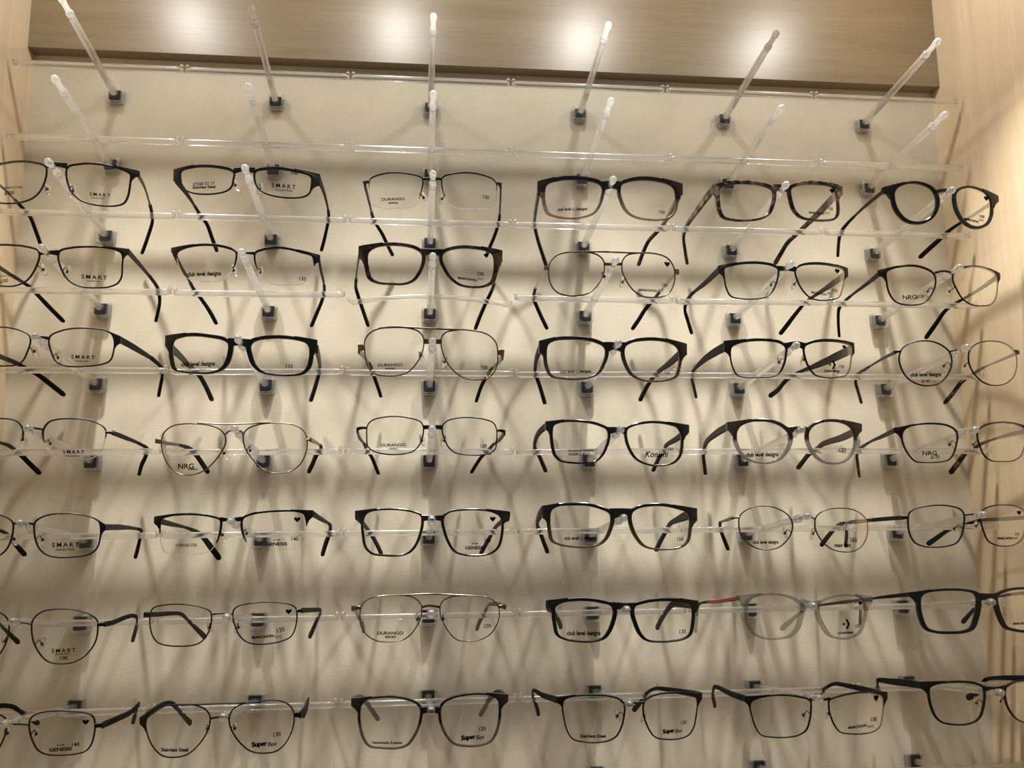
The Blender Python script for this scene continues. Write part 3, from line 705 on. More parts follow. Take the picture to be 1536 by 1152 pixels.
G[3, 4] = dict(off=(784, 340), ctr=(725, 298), d='gold-brown wire aviator glasses', m='gold', w=(9, 9, 9, 9),
  L=[(230,270),(280,225),(350,205),(440,200),(540,205),(610,230),(650,275),(655,340),(635,410),(590,480),(530,530),(450,550),(360,550),(280,525),(230,470),(208,380),(212,310)],
  R=[(800,270),(840,225),(900,212),(1000,208),(1090,220),(1160,250),(1205,310),(1220,380),(1210,460),(1180,520),(1130,555),(1050,565),(960,555),(880,500),(820,410),(795,340)],
  br=[[(650,298,24),(725,300,20),(800,298,24)]], brow=[[(340,206,9),(500,200,11),(700,202,13),(850,208,11),(995,211,9)]], eL=[(212,330,22),(190,328,32),(175,330,34)], eR=[(1215,350,24),(1235,355,40),(1252,360,44)],
  tL=([(180,335),(140,400),(95,520),(90,580)],[(110,632),(150,722),(196,818)]), tR=([(1245,362),(1160,450),(1090,530),(1040,592)],[(980,662),(930,742),(875,822)]), th=(4.5,4,2,2,3), tm='silver', sl='sleeve', sf=.46, hs=4, pads=[(668,385),(805,430)])
T_[3, 4] = ([], MA(1030,510,200) + [NUM('150',1135,468,44,-8), HE(1155,300)])
G[4, 4] = dict(off=(1016, 350), ctr=(882, 278), d='dark brown rectangular metal glasses', m='brmetal', w=(20, 9, 8, 12),
  L=[(380,275),(460,245),(580,232),(680,235),(760,250),(808,280),(810,330),(790,410),(750,480),(690,515),(600,525),(500,520),(430,500),(395,440),(378,350)],
  R=[(955,275),(1000,248),(1090,238),(1200,245),(1300,270),(1335,300),(1335,370),(1320,450),(1295,510),(1230,530),(1150,535),(1070,515),(1010,460),(965,380),(945,310)],
  br=[[(806,278,44),(880,280,34),(950,285,44)]], eL=[(388,275,60),(358,278,66),(330,286,58)], eR=[(1325,290,60),(1350,298,72),(1370,310,68)],
  tL=([(336,290),(220,400),(110,492),(78,540)],[(60,602),(82,692),(116,802)]), tR=([(1345,330),(1200,432),(1080,512),(1010,568)],[(940,652),(880,732),(820,808)]), th=(7,6,3.5,3.4,4), tt=1.8, tm='greytemple', sl='sleeve', sf=.52, hs=4.2, pads=[(772,400),(948,395)])
T_[4, 4] = ([], MA(1155,482,165,-6) + [NUM('150',1258,458,42), HE(1278,302,38)])
G[5, 4] = dict(off=(1248, 360), ctr=(900, 250), d='dark metal glasses with curved lower rims', m='brmetal', w=(16, 10, 9, 11),
  L=[(440,250),(500,220),(580,205),(670,205),(750,225),(815,265),(832,310),(825,380),(790,450),(740,500),(670,518),(580,515),(510,490),(460,420),(440,330)],
  R=[(975,270),(1010,235),(1070,215),(1150,210),(1230,225),(1300,260),(1325,320),(1325,400),(1310,470),(1270,515),(1200,525),(1120,515),(1050,470),(1000,390),(970,320)],
  br=[[(828,260,20),(895,247,14),(975,262,18)]], eL=[(450,250,58),(412,248,54),(375,258,40)], eR=[(1310,268,62),(1335,278,56),(1352,288,46)],
  tL=([(385,265),(280,350),(170,432),(98,495)],[(58,545),(50,642),(58,772)]), tR=([(1325,292),(1200,382),(1050,472),(1000,500)],[(910,562),(830,672),(748,788)]), th=(5.5,4,2.6,2.8,3.2), tt=1.8, sl='sleeve', sf=.5, hs=4.4, pads=[(795,400),(958,400)])
T_[5, 4] = ([('NRG', 620, 458, 112, {'h': 0.9}), NUM('$120',705,455,66,6)], [])
# third row
G[0, 5] = dict(off=(0, 470), ctr=(315, 195), d='thin oval-rectangular wire glasses with wide grey temples', m='brmetal', w=(9, 9, 9, 11),
  R=[(400,180),(480,140),(580,120),(700,118),(820,130),(890,165),(912,220),(905,310),(880,375),(820,405),(720,420),(600,425),(500,415),(440,380),(405,300),(388,230)],
  br=[[(238,200,30),(315,188,16),(392,200,30)]], eR=[(905,200,56),(935,206,62),(962,210,60)],
  tR=([(955,208),(1100,290),(1240,382),(1292,442)],[(1298,502),(1285,572),(1268,662)]), tL=([(-330,190),(0,345),(140,402),(200,435)],[(290,482),(402,565),(518,658)]), th=(6.5,6,4.2,3,3.2), tt=1.2, tm='greytemple', sl='sleeve', sf=.48, hs=4.2, pads=[(258,295),(440,345)])
T_[0, 5] = ([], [SM(665,350,188), CO(652,383,112)])
G[1, 5] = dict(off=(232, 470), ctr=(676, 228), d='thick matte black rectangular glasses', m='black', ac=1, w=(27, 36, 15, 42),
  L=[(155,215),(230,185),(330,178),(440,190),(540,210),(585,240),(585,300),(560,390),(520,440),(450,468),(340,470),(240,462),(170,440),(150,380),(142,290)],
  R=[(780,235),(830,210),(930,198),(1030,198),(1130,210),(1210,235),(1235,275),(1235,350),(1215,430),(1170,475),(1070,490),(960,485),(870,465),(810,410),(780,330),(768,270)],
  br=[[(588,232,76),(675,226,54),(768,244,76)]], eL=[(152,232,104),(115,225,96),(80,218,84)], eR=[(1228,262,104),(1262,258,98),(1300,255,92)],
  tL=([(110,255),(190,330),(260,402),(315,458)],[(360,502),(412,592),(460,698)]), tR=([(1295,285),(1316,370),(1318,455)],[(1305,515),(1277,612),(1248,702)]), th=(8,7,5,4.5,5), tt=3.2, tm='matte')
T_[1, 5] = ([CL(345,408,270)], [NUM('135',1077,423,55)])
G[2, 5] = dict(off=(512, 470), ctr=(730, 222), d='copper-brown double-bridge navigator glasses', m='gold', w=(9, 9, 9, 9),
  L=[(190,210),(230,155),(300,122),(420,112),(540,118),(620,145),(655,190),(660,250),(640,330),(600,400),(540,465),(460,495),(360,500),(270,485),(215,430),(190,330)],
  R=[(800,200),(830,155),(900,135),(1010,130),(1110,145),(1190,180),(1240,240),(1252,320),(1245,420),(1215,480),(1160,520),(1060,530),(970,510),(900,460),(840,380),(805,290)],
  br=[[(656,224,40),(730,224,34),(804,226,40)]], brow=[[(300,118,9),(440,108,12),(640,118,13),(850,128,12),(1010,133,10),(1110,148,9)]], eL=[(190,270,34),(165,272,50),(132,276,58)], eR=[(1250,308,34),(1275,312,50),(1304,318,60)],
  tL=([(140,295),(185,350),(235,422),(250,468)],[(275,542),(300,612),(317,668)]), tR=([(1290,345),(1240,412),(1190,458),(1170,495)],[(1130,562),(1102,632),(1078,708)]), th=(7,4,2,2,3), tm='gold', sl='sleeve', sf=.42, hs=3.4, pads=[(640,330),(822,380)])
T_[2, 5] = (DU(390,413,196), [NUM('120',1145,433,50)])
G[3, 5] = dict(off=(784, 470), ctr=(740, 255), d='black glasses fading to olive lower rims', m='f_olive', ac=1, w=(26, 28, 14, 30),
  L=[(205,250),(260,215),(380,205),(500,210),(600,235),(655,270),(662,330),(640,400),(600,470),(540,505),(440,520),(330,515),(240,495),(205,430),(192,340)],
  R=[(825,265),(880,230),(980,215),(1080,215),(1180,235),(1240,275),(1255,340),(1245,430),(1220,500),(1150,530),(1050,537),(950,525),(880,480),(835,400),(815,320)],
  br=[[(660,270,88),(735,258,60),(815,272,88)]], eL=[(205,258,108),(165,262,104),(132,264,94)], eR=[(1245,288,104),(1280,288,100),(1318,285,88)],
  tL=([(140,280),(110,365),(100,445),(105,495)],[(130,562),(155,642),(178,722)]), tR=([(1255,330),(1160,412),(1080,472),(1050,505)],[(1010,562),(970,632),(938,698)]), th=(8,7,4.5,4,5), tt=3.2, tm='greytemple')
T_[3, 5] = (XL_(425,465,250), [NUM('150',1160,472,42)])
G[4, 5] = dict(off=(1020, 480), ctr=(925, 190), d='black browline glasses with broad dark temples', m='bmetal', w=(22, 9, 7, 16),
  L=[(415,210),(480,175),(580,158),(700,158),(800,175),(850,215),(850,280),(835,350),(800,420),(740,455),(640,460),(530,460),(460,440),(425,380),(405,290)],
  R=[(995,210),(1040,180),(1130,162),(1250,165),(1340,185),(1375,220),(1372,300),(1360,390),(1330,440),(1250,460),(1150,458),(1080,435),(1030,370),(1000,290)],
  br=[[(846,205,56),(925,188,42),(1004,210,56)]], eL=[(425,210,80),(390,205,86),(356,208,88)], eR=[(1362,212,72),(1382,218,84),(1400,224,84)],
  tL=([(360,215),(285,255),(200,312),(105,410)],[(94,455),(110,532),(130,618)]), tR=([(1372,235),(1230,302),(1080,368),(940,425)],[(850,482),(780,562),(714,612)]), th=(9,8.5,6.5,3.5,4.5,5.5), tt=2.2, tm='greytemple', pads=[(815,330),(1002,310)])
T_[4, 5] = ([], [('chev', 1215, 358, 62, {'h': 1.0}), ('CONVERSE', 1215, 410, 122, {'b': 0.04, 'h': 0.8}), NUM('150',1292,372,38), HE(1312,215,30)])
G[5, 5] = dict(off=(1248, 480), ctr=(1027, 238), d='thin round dark wire glasses', m='brmetal', w=(9, 9, 9, 10),
  L=[(555,245),(590,205),(650,178),(730,165),(810,172),(880,200),(940,250),(962,310),(955,380),(920,450),(860,505),(780,525),(690,512),(610,465),(560,390),(540,310)],
  R=[(1110,230),(1160,190),(1230,170),(1310,170),(1390,190),(1450,235),(1480,300),(1478,390),(1450,460),(1390,508),(1300,522),(1220,500),(1150,440),(1105,360),(1095,290)],
  br=[[(950,250,13),(1010,236,11),(1060,232,11),(1108,245,13)]], eL=[(555,248,18),(530,250,22),(505,253,24)], eR=[(1465,245,18),(1485,250,22),(1504,253,22)],
  tL=([(512,255),(400,312),(270,392),(205,438)],[(188,482),(210,572),(236,663)]), tR=([(1495,258),(1350,322),(1200,387),(1110,445)],[(1040,492),(970,582),(898,668)]), th=(3.4,2.6,1.6,1.8,3), tm='gun', sl='tsleeve', sf=.45, hs=4, pads=[(925,360),(1082,360)])
T_[5, 5] = ([CL(752,440,246), NUM('$140',750,490,70)], [])
# fourth row
G[0, 6] = dict(off=(0, 600), ctr=(262, 228), d='semi-rimless dark wire glasses', m='brmetal', w=(10, 10, 8, 13),
  R=[(355,215),(390,175),(450,155),(550,148),(650,152),(740,170),(820,210),(845,245),(840,310),(820,380),(780,440),(700,475),(570,485),(470,470),(400,410),(350,330),(340,260)],
  half={'R': ((352,338),(840,310))}, br=[[(182,225,20),(262,222,16),(345,235,20)]], eR=[(842,258,18),(875,260,20),(908,263,24)],
  tR=([(900,262),(990,297),(1120,352),(1180,400)],[(1160,462),(1132,522),(1112,598)]), tL=([(-385,262),(0,342),(75,367),(112,395)],[(170,442),(240,512),(320,590)]), th=(4,4,2.8,2.6,3), tm='greytemple', sl='sleeve', sf=.48, hs=4, pads=[(165,310),(378,345)])
T_[0, 6] = ([], [SM(590,415,172), CO(580,448,116)])
G[1, 6] = dict(off=(220, 600), ctr=(702, 252), d='thin bronze teardrop aviator glasses', m='bronze', w=(8, 8, 7, 10),
  L=[(120,300),(150,245),(210,205),(300,190),(400,190),(510,205),(590,240),(628,290),(628,350),(600,410),(550,480),(480,550),(400,590),(310,600),(220,570),(160,500),(125,410)],
  R=[(775,270),(800,235),(860,205),(950,187),(1060,185),(1160,195),(1230,225),(1275,280),(1285,350),(1270,430),(1230,510),(1160,565),(1080,585),(990,580),(910,540),(840,465),(790,390),(772,320)],
  br=[[(630,275,11),(655,251,10),(702,243,10),(752,252,10),(774,275,11)]], brow=[[(405,180,8),(560,192,10),(740,192,10),(900,185,10),(988,181,8)]], eL=[(118,328,22),(92,328,27),(66,328,28)], eR=[(1282,318,16),(1300,318,18),(1318,318,20)],
  tL=([(75,328),(170,347),(270,362),(345,392)],[(390,432),(440,502),(492,582)]), tR=([(1310,318),(1350,337),(1392,368),(1390,402)],[(1357,442),(1327,512),(1295,578)]), th=(4,3.4,2,2.4,3), tm='bronze', sl='sleeve', sf=.46, hs=4.6, pads=[(615,420),(815,400)])
T_[1, 6] = ([('NRG', 315, 530, 126, {'h': 0.9}), ('EYEWEAR', 370, 555, 78, {'b': 0.03})], [])
G[2, 6] = dict(off=(512, 600), ctr=(732, 218), d='dark brown wire rectangular glasses', m='brmetal', w=(9, 9, 9, 10),
  L=[(210,200),(250,160),(330,138),(440,130),(550,145),(630,170),(655,210),(655,270),(635,340),(600,390),(550,420),(450,435),(350,432),(260,410),(212,370),(203,290)],
  R=[(812,200),(850,165),(940,142),(1050,140),(1150,155),(1220,185),(1243,240),(1242,330),(1230,395),(1190,425),(1100,440),(1000,438),(910,420),(860,380),(825,310),(808,250)],
  br=[[(656,216,38),(732,215,32),(810,218,38)]], eL=[(205,222,18),(165,222,22),(126,230,28)], eR=[(1240,243,18),(1275,243,22),(1310,252,28)],
  tL=([(128,240),(145,300),(190,362),(205,402)],[(240,452),(270,522),(298,592)]), tR=([(1306,260),(1270,312),(1210,362),(1175,402)],[(1132,442),(1082,512),(1040,582)]), th=(5,4,2,2,2.8), tm='brmetal', sl='sleeve', sf=.45, hs=3.2, pads=[(648,320),(820,320)])
T_[2, 6] = (DU(415,360,200), [NUM('120',1138,368,50,6)])
G[3, 6] = dict(off=(784, 600), ctr=(764, 245), d='slim navy rectangular acetate glasses', m='navy', ac=1, w=(20, 25, 14, 22),
  L=[(250,205),(300,180),(400,172),(520,180),(620,205),(675,235),(685,290),(665,370),(630,440),(580,485),(500,500),(400,497),(310,480),(265,430),(245,340),(240,260)],
  R=[(838,240),(880,210),(970,188),(1070,182),(1170,195),(1240,220),(1268,280),(1268,370),(1250,450),(1200,500),(1110,518),(1010,512),(920,470),(870,400),(840,320)],
  br=[[(682,245,62),(764,237,42),(836,248,62)]], eL=[(250,208,62),(215,202,68),(184,202,64)], eR=[(1260,230,66),(1300,225,66),(1336,228,60)],
  tL=([(192,205),(130,262),(100,330),(100,390)],[(130,442),(160,512),(186,572)]), tR=([(1312,250),(1230,312),(1150,362),(1130,405)],[(1097,452),(1067,512),(1043,567)]), th=(6.5,6,4.5,4,4.5), tt=3, tm='greytemple')
T_[3, 6] = ([('Handmade Acetate', 465, 403, 202, {'b': 0.01}), ('KA5812 5217', 455, 432, 168, {'b': 0.01})], [NUM('150',1185,392,42), ('Konishi', 1075, 434, 190, {'sh': 0.3})])
G[4, 6] = dict(off=(1030, 600), ctr=(908, 235), d='brown glasses fading to clear grey lower rims', m='f_clear', ac=1, w=(22, 27, 18, 32),
  L=[(410,240),(440,205),(510,175),(600,168),(690,178),(770,215),(820,270),(820,340),(790,410),(740,465),(660,495),(570,490),(490,460),(430,390),(402,310)],
  R=[(985,250),(1015,210),(1080,180),(1170,170),(1260,185),(1320,225),(1345,290),(1342,370),(1310,440),(1260,485),(1180,500),(1100,485),(1035,430),(990,350),(978,290)],
  br=[[(820,240,56),(890,226,36),(930,226,34),(985,248,52)]], eL=[(418,212,70),(375,208,70),(326,208,62)], eR=[(1330,222,72),(1370,218,66),(1408,218,56)],
  tL=([(328,212),(240,265),(160,335),(140,392)],[(134,442),(142,522),(150,592)]), tR=([(1372,240),(1240,302),(1090,352),(1030,402)],[(980,432),(930,492),(888,548)]), th=(7,7,5.5,4.5,5), tt=3.2, tm='brown')
T_[4, 6] = ([CL(608,440,260)], [NUM('120',1250,400,55)])
G[5, 6] = dict(off=(1248, 600), ctr=(1090, 240), d='dark wire glasses with pale metal bridge', m='brmetal', bm='silver', w=(14, 10, 8, 12),
  L=[(575,245),(620,210),(720,190),(830,188),(920,200),(985,235),(1008,280),(1000,350),(975,430),(935,480),(850,497),(750,500),(670,490),(620,440),(580,370),(562,300)],
  R=[(1175,240),(1230,200),(1310,182),(1400,180),(1480,195),(1540,230),(1560,290),(1545,370),(1510,450),(1450,485),(1370,490),(1280,485),(1220,440),(1185,360),(1165,290)],
  br=[[(1005,246,11),(1070,233,9),(1130,229,9),(1175,246,11)]], eL=[(582,232,58),(545,226,44),(500,240,34)], eR=[(1545,235,60),(1575,235,50),(1605,240,40)],
  tL=([(510,238),(400,292),(320,327),(235,380)],[(202,412),(206,512),(220,612)]), tR=([(1600,240),(1400,283),(1190,353),(1130,392)],[(1080,412),(1010,502),(944,588)]), th=(5,4,2,2.4,4), tm='bmetal', sl='tsleeve', sf=.47, hs=5, pads=[(970,352),(1150,352)])
T_[5, 6] = ([('NRG', 780, 425, 116, {'h': 0.9}), NUM('$120',825,457,70,4)], [])
# fifth row
G[0, 7] = dict(off=(0, 730), ctr=(187, 298), d='dark soft-square wire glasses', m='brmetal', w=(10, 9, 9, 12),
  R=[(275,290),(310,255),(390,225),(510,215),(630,222),(730,245),(790,280),(803,340),(795,430),(765,505),(700,545),(600,562),(480,568),(380,550),(315,500),(280,420),(270,340)],
  br=[[(100,296,24),(187,290,14),(274,298,24)]], eR=[(800,322,40),(820,324,42),(845,326,40)],
  tR=([(840,325),(960,325),(1060,332),(1130,350),(1122,385)],[(1118,422),(1100,502),(1082,567)]), tL=([(-460,330),(-200,335),(0,352),(60,385)],[(100,432),(150,492),(202,548)]), th=(5.5,5,3,2.6,3.2), tm='bmetal', sl='sleeve', sf=.55, hs=4.2, pads=[(95,420),(315,425)])
T_[0, 7] = ([], [SM(525,465,216), CO(520,503,155)])
G[1, 7] = dict(off=(220, 730), ctr=(673, 262), d='black semi-rimless rectangular glasses', m='bmetal', w=(17, 16, 12, 17),
  L=[(115,260),(180,232),(300,220),(420,222),(530,240),(590,265),(590,340),(570,420),(545,470),(500,520),(430,540),(330,548),(220,545),(140,520),(110,440),(105,370)],
  R=[(770,250),(840,218),(950,200),(1080,192),(1200,195),(1260,215),(1275,260),(1278,325),(1265,420),(1230,475),(1150,505),(1030,520),(900,522),(845,505),(800,450),(765,360),(758,300)],
  half={'L': ((105,372),(552,455)), 'R': ((797,445),(1278,325))}, br=[[(585,262,46),(665,260,24),(762,258,46)]], eL=[(122,255,50),(90,258,56),(55,266,54)], eR=[(1262,222,56),(1300,212,56),(1332,214,52)],
  tL=([(70,268),(200,300),(330,332),(400,365)],[(440,392),(512,482),(584,578)]), tR=([(1330,218),(1400,262),(1466,305),(1468,345)],[(1455,392),(1427,472),(1405,547)]), th=(5.5,4.5,2.4,3,4), tm='greytemple', sl='sleeve', sf=.5, hs=5.2, pads=[(600,385),(785,375)])
T_[1, 7] = ([('STAINLESS STEEL', 320, 468, 175, {'h': 1.3})], [HE(1205,262,50), NUM('140',1187,418,56)] + GE(1040,459,172))
G[2, 7] = dict(off=(512, 730), ctr=(730, 250), d='charcoal slim square acetate glasses', m='charcoal', ac=1, w=(17, 22, 16, 24),
  L=[(195,225),(240,198),(350,185),(470,188),(570,205),(635,235),(640,290),(625,370),(590,460),(540,520),(460,545),(350,545),(250,530),(200,480),(182,390),(175,300)],
  R=[(825,240),(870,205),(970,190),(1100,188),(1210,205),(1270,240),(1283,300),(1275,400),(1250,480),(1200,525),(1100,545),(990,540),(910,510),(860,430),(830,340),(818,280)],
  br=[[(640,252,52),(730,248,38),(820,252,52)]], eL=[(195,218,44),(150,215,52),(108,218,50)], eR=[(1275,215,48),(1315,218,54),(1352,222,48)],
  tL=([(122,238),(180,302),(215,350)],[(250,402),(290,472),(320,538)]), tR=([(1335,248),(1270,290),(1220,345)],[(1190,402),(1150,472),(1115,538)]), th=(6,5,4,4,5), tt=2.6, tm='greytemple')
T_[2, 7] = ([], [HE(1212,258,46), NUM('140',1172,430,48)] + GE(1068,489,156))
G[3, 7] = dict(off=(790, 730), ctr=(758, 208), d='black glasses fading to olive-brown lower rims', m='f_olive2', ac=1, w=(25, 28, 15, 32),
  L=[(200,190),(250,158),(370,148),(490,152),(600,180),(665,215),(675,270),(655,350),(620,420),(570,460),(480,478),(370,475),(270,458),(215,430),(195,350),(188,270)],
  R=[(850,205),(900,172),(1000,155),(1100,155),(1200,175),(1280,205),(1305,260),(1300,350),(1285,430),(1240,475),(1150,495),(1040,495),(950,470),(890,400),(850,310),(840,250)],
  br=[[(672,218,92),(760,205,68),(842,218,92)]], eL=[(200,205,112),(165,202,108),(128,202,98)], eR=[(1292,225,112),(1330,228,108),(1368,222,98)],
  tL=([(132,190),(98,245),(88,318)],[(110,372),(140,452),(168,527)]), tR=([(1320,215),(1220,258),(1150,295),(1130,325)],[(1100,382),(1062,452),(1033,512)]), th=(9,8,5,4.5,5), tt=3, tm='greytemple')
T_[3, 7] = (XL_(430,412,260), [NUM('150',1232,418,48)])
G[4, 7] = dict(off=(1060, 730), ctr=(780, 248), d='very thin round wire glasses', m='dkwire', w=(7, 7, 7, 8),
  L=[(265,240),(300,200),(360,168),(440,155),(530,162),(610,195),(665,240),(690,300),(680,370),(645,430),(580,485),(500,505),(410,495),(330,450),(275,380),(260,310)],
  R=[(875,250),(910,210),(980,180),(1070,172),(1160,180),(1235,215),(1280,265),(1292,330),(1280,410),(1240,480),(1170,518),(1090,522),(1000,498),(930,440),(880,360),(868,300)],
  br=[[(682,265,9),(760,246,8),(830,240,8),(872,262,9)]], eL=[(264,245,14),(235,248,16),(205,250,18)], eR=[(1285,265,14),(1308,266,16),(1332,268,18)],
  tL=([(212,248),(160,267),(110,287),(107,315)],[(115,352),(140,422),(172,502)]), tR=([(1328,268),(1200,284),(1080,294),(1030,330)],[(992,372),(952,422),(915,472)]), th=(3,3,1.8,2,3), tm='dkwire', sl='sleeve', sf=.5, hs=4.2, pads=[(650,370),(868,375)])
T_[4, 7] = ([CL(472,447,206)], [('max flex', 1088, 467, 132, {'b': 0.02}), NUM('165',1175,425,52)])
G[5, 7] = dict(off=(1248, 730), ctr=(1127, 228), d='brown wire glasses with long straight temples', m='brmetal', w=(10, 10, 9, 11),
  L=[(620,215),(660,180),(740,160),(850,148),(950,155),(1030,180),(1060,220),(1060,300),(1040,390),(1000,450),(930,475),(830,485),(740,478),(670,450),(630,390),(612,300)],
  R=[(1200,200),(1240,170),(1310,150),(1400,148),(1480,160),(1535,190),(1555,250),(1550,340),(1520,420),(1470,460),(1400,475),(1310,465),(1250,430),(1215,350),(1195,270)],
  br=[[(1058,228,14),(1127,221,12),(1198,218,14)]], eL=[(616,245,26),(590,245,28),(566,246,28)], eR=[(1552,240,26),(1578,240,28),(1604,240,28)],
  tL=([(570,247),(400,260),(280,272),(130,292),(115,325)],[(117,372),(113,432),(110,477)]), tR=([(1600,240),(1400,257),(1180,270),(1075,300)],[(1000,318),(925,350),(845,405),(762,464)]), th=(4,4,3.4,3.2,3.4), tm='brmetal', sl='sleeve', sf=.6, hs=4.6, pads=[(1008,335),(1175,315)])
T_[5, 7] = ([], MA(1405,413,165) + [NUM('110',1478,380,32), HE(1495,208,32)])
# sixth row
G[0, 8] = dict(off=(0, 850), ctr=(160, 455), d='large dark wire panto glasses', m='brmetal', w=(9, 9, 8, 10),
  R=[(255,440),(290,390),(350,355),(430,342),(540,340),(640,355),(720,385),(775,430),(780,500),(765,590),(720,670),(650,735),(570,770),(470,778),(380,760),(310,690),(265,600),(250,510)],
  br=[[(68,460,12),(160,447,11),(252,460,14)]], eR=[(776,462,30),(808,462,32),(842,460,30)],
  tR=([(838,460),(900,447),(1000,407),(1060,392),(1094,405),(1095,435)],[(1090,482),(1075,542),(1060,592)]), tL=([(-520,470),(-200,440),(-60,420),(-20,445)],[(30,492),(90,552),(148,608)]), th=(4.5,4,3,3,3.2), tm='bmetal', sl='sleeve', sf=.6, hs=4.2, pads=[(20,600),(310,625)])
T_[0, 8] = ([], [SM(510,670,192), CO(500,698,124), NUM('100',512,730,62,4)])
G[1, 8] = dict(off=(200, 850), ctr=(711, 380), d='black soft-rectangular wire glasses', m='bmetal', w=(9, 9, 9, 10),
  L=[(135,370),(160,330),(240,308),(350,300),(460,308),(560,330),(615,360),(625,410),(612,490),(580,560),(530,610),(460,632),(370,638),(260,630),(190,605),(150,550),(132,470)],
  R=[(800,350),(840,315),(930,295),(1050,283),(1170,288),(1260,305),(1300,335),(1308,400),(1295,490),(1260,560),(1190,595),(1100,615),(1000,622),(910,605),(850,555),(815,480),(795,410)],
  br=[[(622,382,16),(711,374,12),(798,380,16)]], eL=[(136,383,22),(110,384,28),(80,385,28)], eR=[(1304,355,24),(1330,352,28),(1354,350,28)],
  tL=([(88,385),(200,381),(300,374),(380,378),(420,410)],[(450,442),(510,502),(574,564)]), tR=([(1350,350),(1430,346),(1498,350),(1490,388)],[(1467,432),(1437,502),(1410,562)]), th=(4.5,4,3,3.4,3.6), tm='bmetal', sl='sleeve', sf=.55, hs=4.6, pads=[(605,490),(825,490)])
T_[1, 8] = ([], [HE(1243,358,50), NUM('135',1180,505,62,12)] + MA(1070,560,245,3))
G[2, 8] = dict(off=(504, 850), ctr=(760, 320), d='thin gold-brown navigator glasses with a brow bar', m='gold', w=(8, 8, 8, 8),
  L=[(200,330),(225,285),(290,248),(390,232),(510,230),(600,240),(660,275),(685,320),(680,400),(650,470),(600,540),(540,585),(430,602),(330,595),(255,555),(205,490),(190,410)],
  R=[(835,310),(860,270),(920,242),(1010,232),(1120,235),(1210,245),(1270,280),(1303,330),(1305,410),(1280,480),(1230,545),(1150,585),(1060,597),(980,590),(920,545),(870,470),(838,400)],
  br=[[(684,326,20),(735,314,18),(790,317,18),(836,326,20)]], brow=[[(460,231,9),(640,222,12),(760,219,13),(880,222,12),(1085,232,9)]], eL=[(194,328,26),(155,330,34),(122,332,36)], eR=[(1301,318,24),(1335,320,32),(1364,324,32)],
  tL=([(130,335),(155,352),(168,380)],[(190,412),(215,462),(222,518)]), tR=([(1352,322),(1290,300),(1225,305),(1200,345)],[(1175,392),(1147,442),(1125,502)]), th=(4.5,4,3,3,3.4), tm='gold', sl='tsleeve', sf=.55, hs=4.4, pads=[(660,425),(855,425)])
T_[2, 8] = (DU(435,531,210), [NUM('120',1213,473,52,4)])
G[3, 8] = dict(off=(800, 850), ctr=(730, 318), d='matte black rectangular acetate glasses', m='matte', ac=1, w=(29, 28, 15, 34),
  L=[(180,320),(230,290),(330,275),(440,275),(550,292),(625,315),(642,360),(630,430),(600,510),(555,570),(470,595),(370,595),(270,580),(205,545),(185,470),(175,390)],
  R=[(815,320),(880,295),(980,278),(1100,275),(1200,285),(1262,305),(1275,360),(1270,450),(1250,540),(1200,575),(1110,592),(1010,597),(920,585),(870,540),(830,450),(808,370)],
  br=[[(640,312,66),(732,312,52),(812,316,66)]], eL=[(185,292,58),(150,292,58),(112,296,52)], eR=[(1265,300,62),(1295,300,62),(1326,300,54)],
  tL=([(112,300),(122,330),(150,352)],[(180,392),(205,442),(220,482)]), tR=([(1300,312),(1210,300),(1120,298),(1080,335)],[(1042,392),(1012,442),(990,492)]), th=(7,6.5,5,5,6), tt=3, tm='greytemple')
T_[3, 8] = ([CL(405,537,268)], [NUM('135',1197,520,52)])
G[4, 8] = dict(off=(1050, 850), ctr=(890, 298), d='translucent grey crystal glasses', m='crystal', ac=1, w=(22, 28, 16, 40),
  L=[(395,280),(440,245),(530,228),(640,232),(740,260),(805,310),(810,350),(795,410),(770,490),(720,550),(650,570),(540,572),(460,545),(410,480),(388,390)],
  R=[(960,310),(1010,270),(1090,242),(1190,235),(1280,250),(1310,290),(1320,360),(1305,450),(1270,530),(1200,565),(1120,570),(1050,545),(1000,470),(965,390)],
  br=[[(815,292,78),(890,295,46),(962,300,78)]], eL=[(395,258,68),(350,250,54),(305,252,40)], eR=[(1305,262,64),(1345,258,56),(1386,262,48)],
  tL=([(312,250),(150,277),(0,295),(-20,335)],[(-25,402),(-31,462),(-35,512)]), tR=([(1372,262),(1250,272),(1020,300),(870,325)],[(810,362),(730,432),(652,498)]), th=(4,3,1.8,2.4,3), tt=2, tm='gun', sl='crystal', sf=.62, hs=5.4, accent='coral')
T_[4, 8] = ([], [('chev', 1170, 460, 66, {'h': 1.05}), ('CONVERSE', 1168, 530, 122, {'b': 0.04, 'h': 0.8}), NUM('120',1262,474,40,6), HE(1285,293,30)])
G[5, 8] = dict(off=(1248, 850), ctr=(1250, 245), d='thick glossy black-navy glasses', m='navy', ac=1, w=(19, 32, 22, 42),
  L=[(720,240),(760,210),(850,195),(960,190),(1060,195),(1140,215),(1165,260),(1160,330),(1140,420),(1110,490),(1050,515),(950,520),(840,515),(770,490),(735,420),(715,330)],
  R=[(1330,240),(1380,205),(1460,185),(1550,180),(1640,190),(1700,215),(1725,260),(1720,350),(1695,440),(1650,490),(1560,510),(1470,500),(1410,480),(1370,410),(1340,320)],
  br=[[(1165,242,66),(1250,238,46),(1328,245,66)]], eL=[(722,230,54),(670,222,36),(615,222,28)], eR=[(1722,230,54),(1765,224,40),(1815,222,28)],
  tL=([(620,222),(500,234),(330,254),(235,278)],[(230,332),(228,402),(225,455)]), tR=([(1805,215),(1536,212),(1370,232),(1200,275)],[(1150,322),(1100,382),(1045,445)]), th=(4,3.4,1.6,2,3.4), tt=2, tm='bmetal', sl='sleeve', sf=.62, hs=4.6)
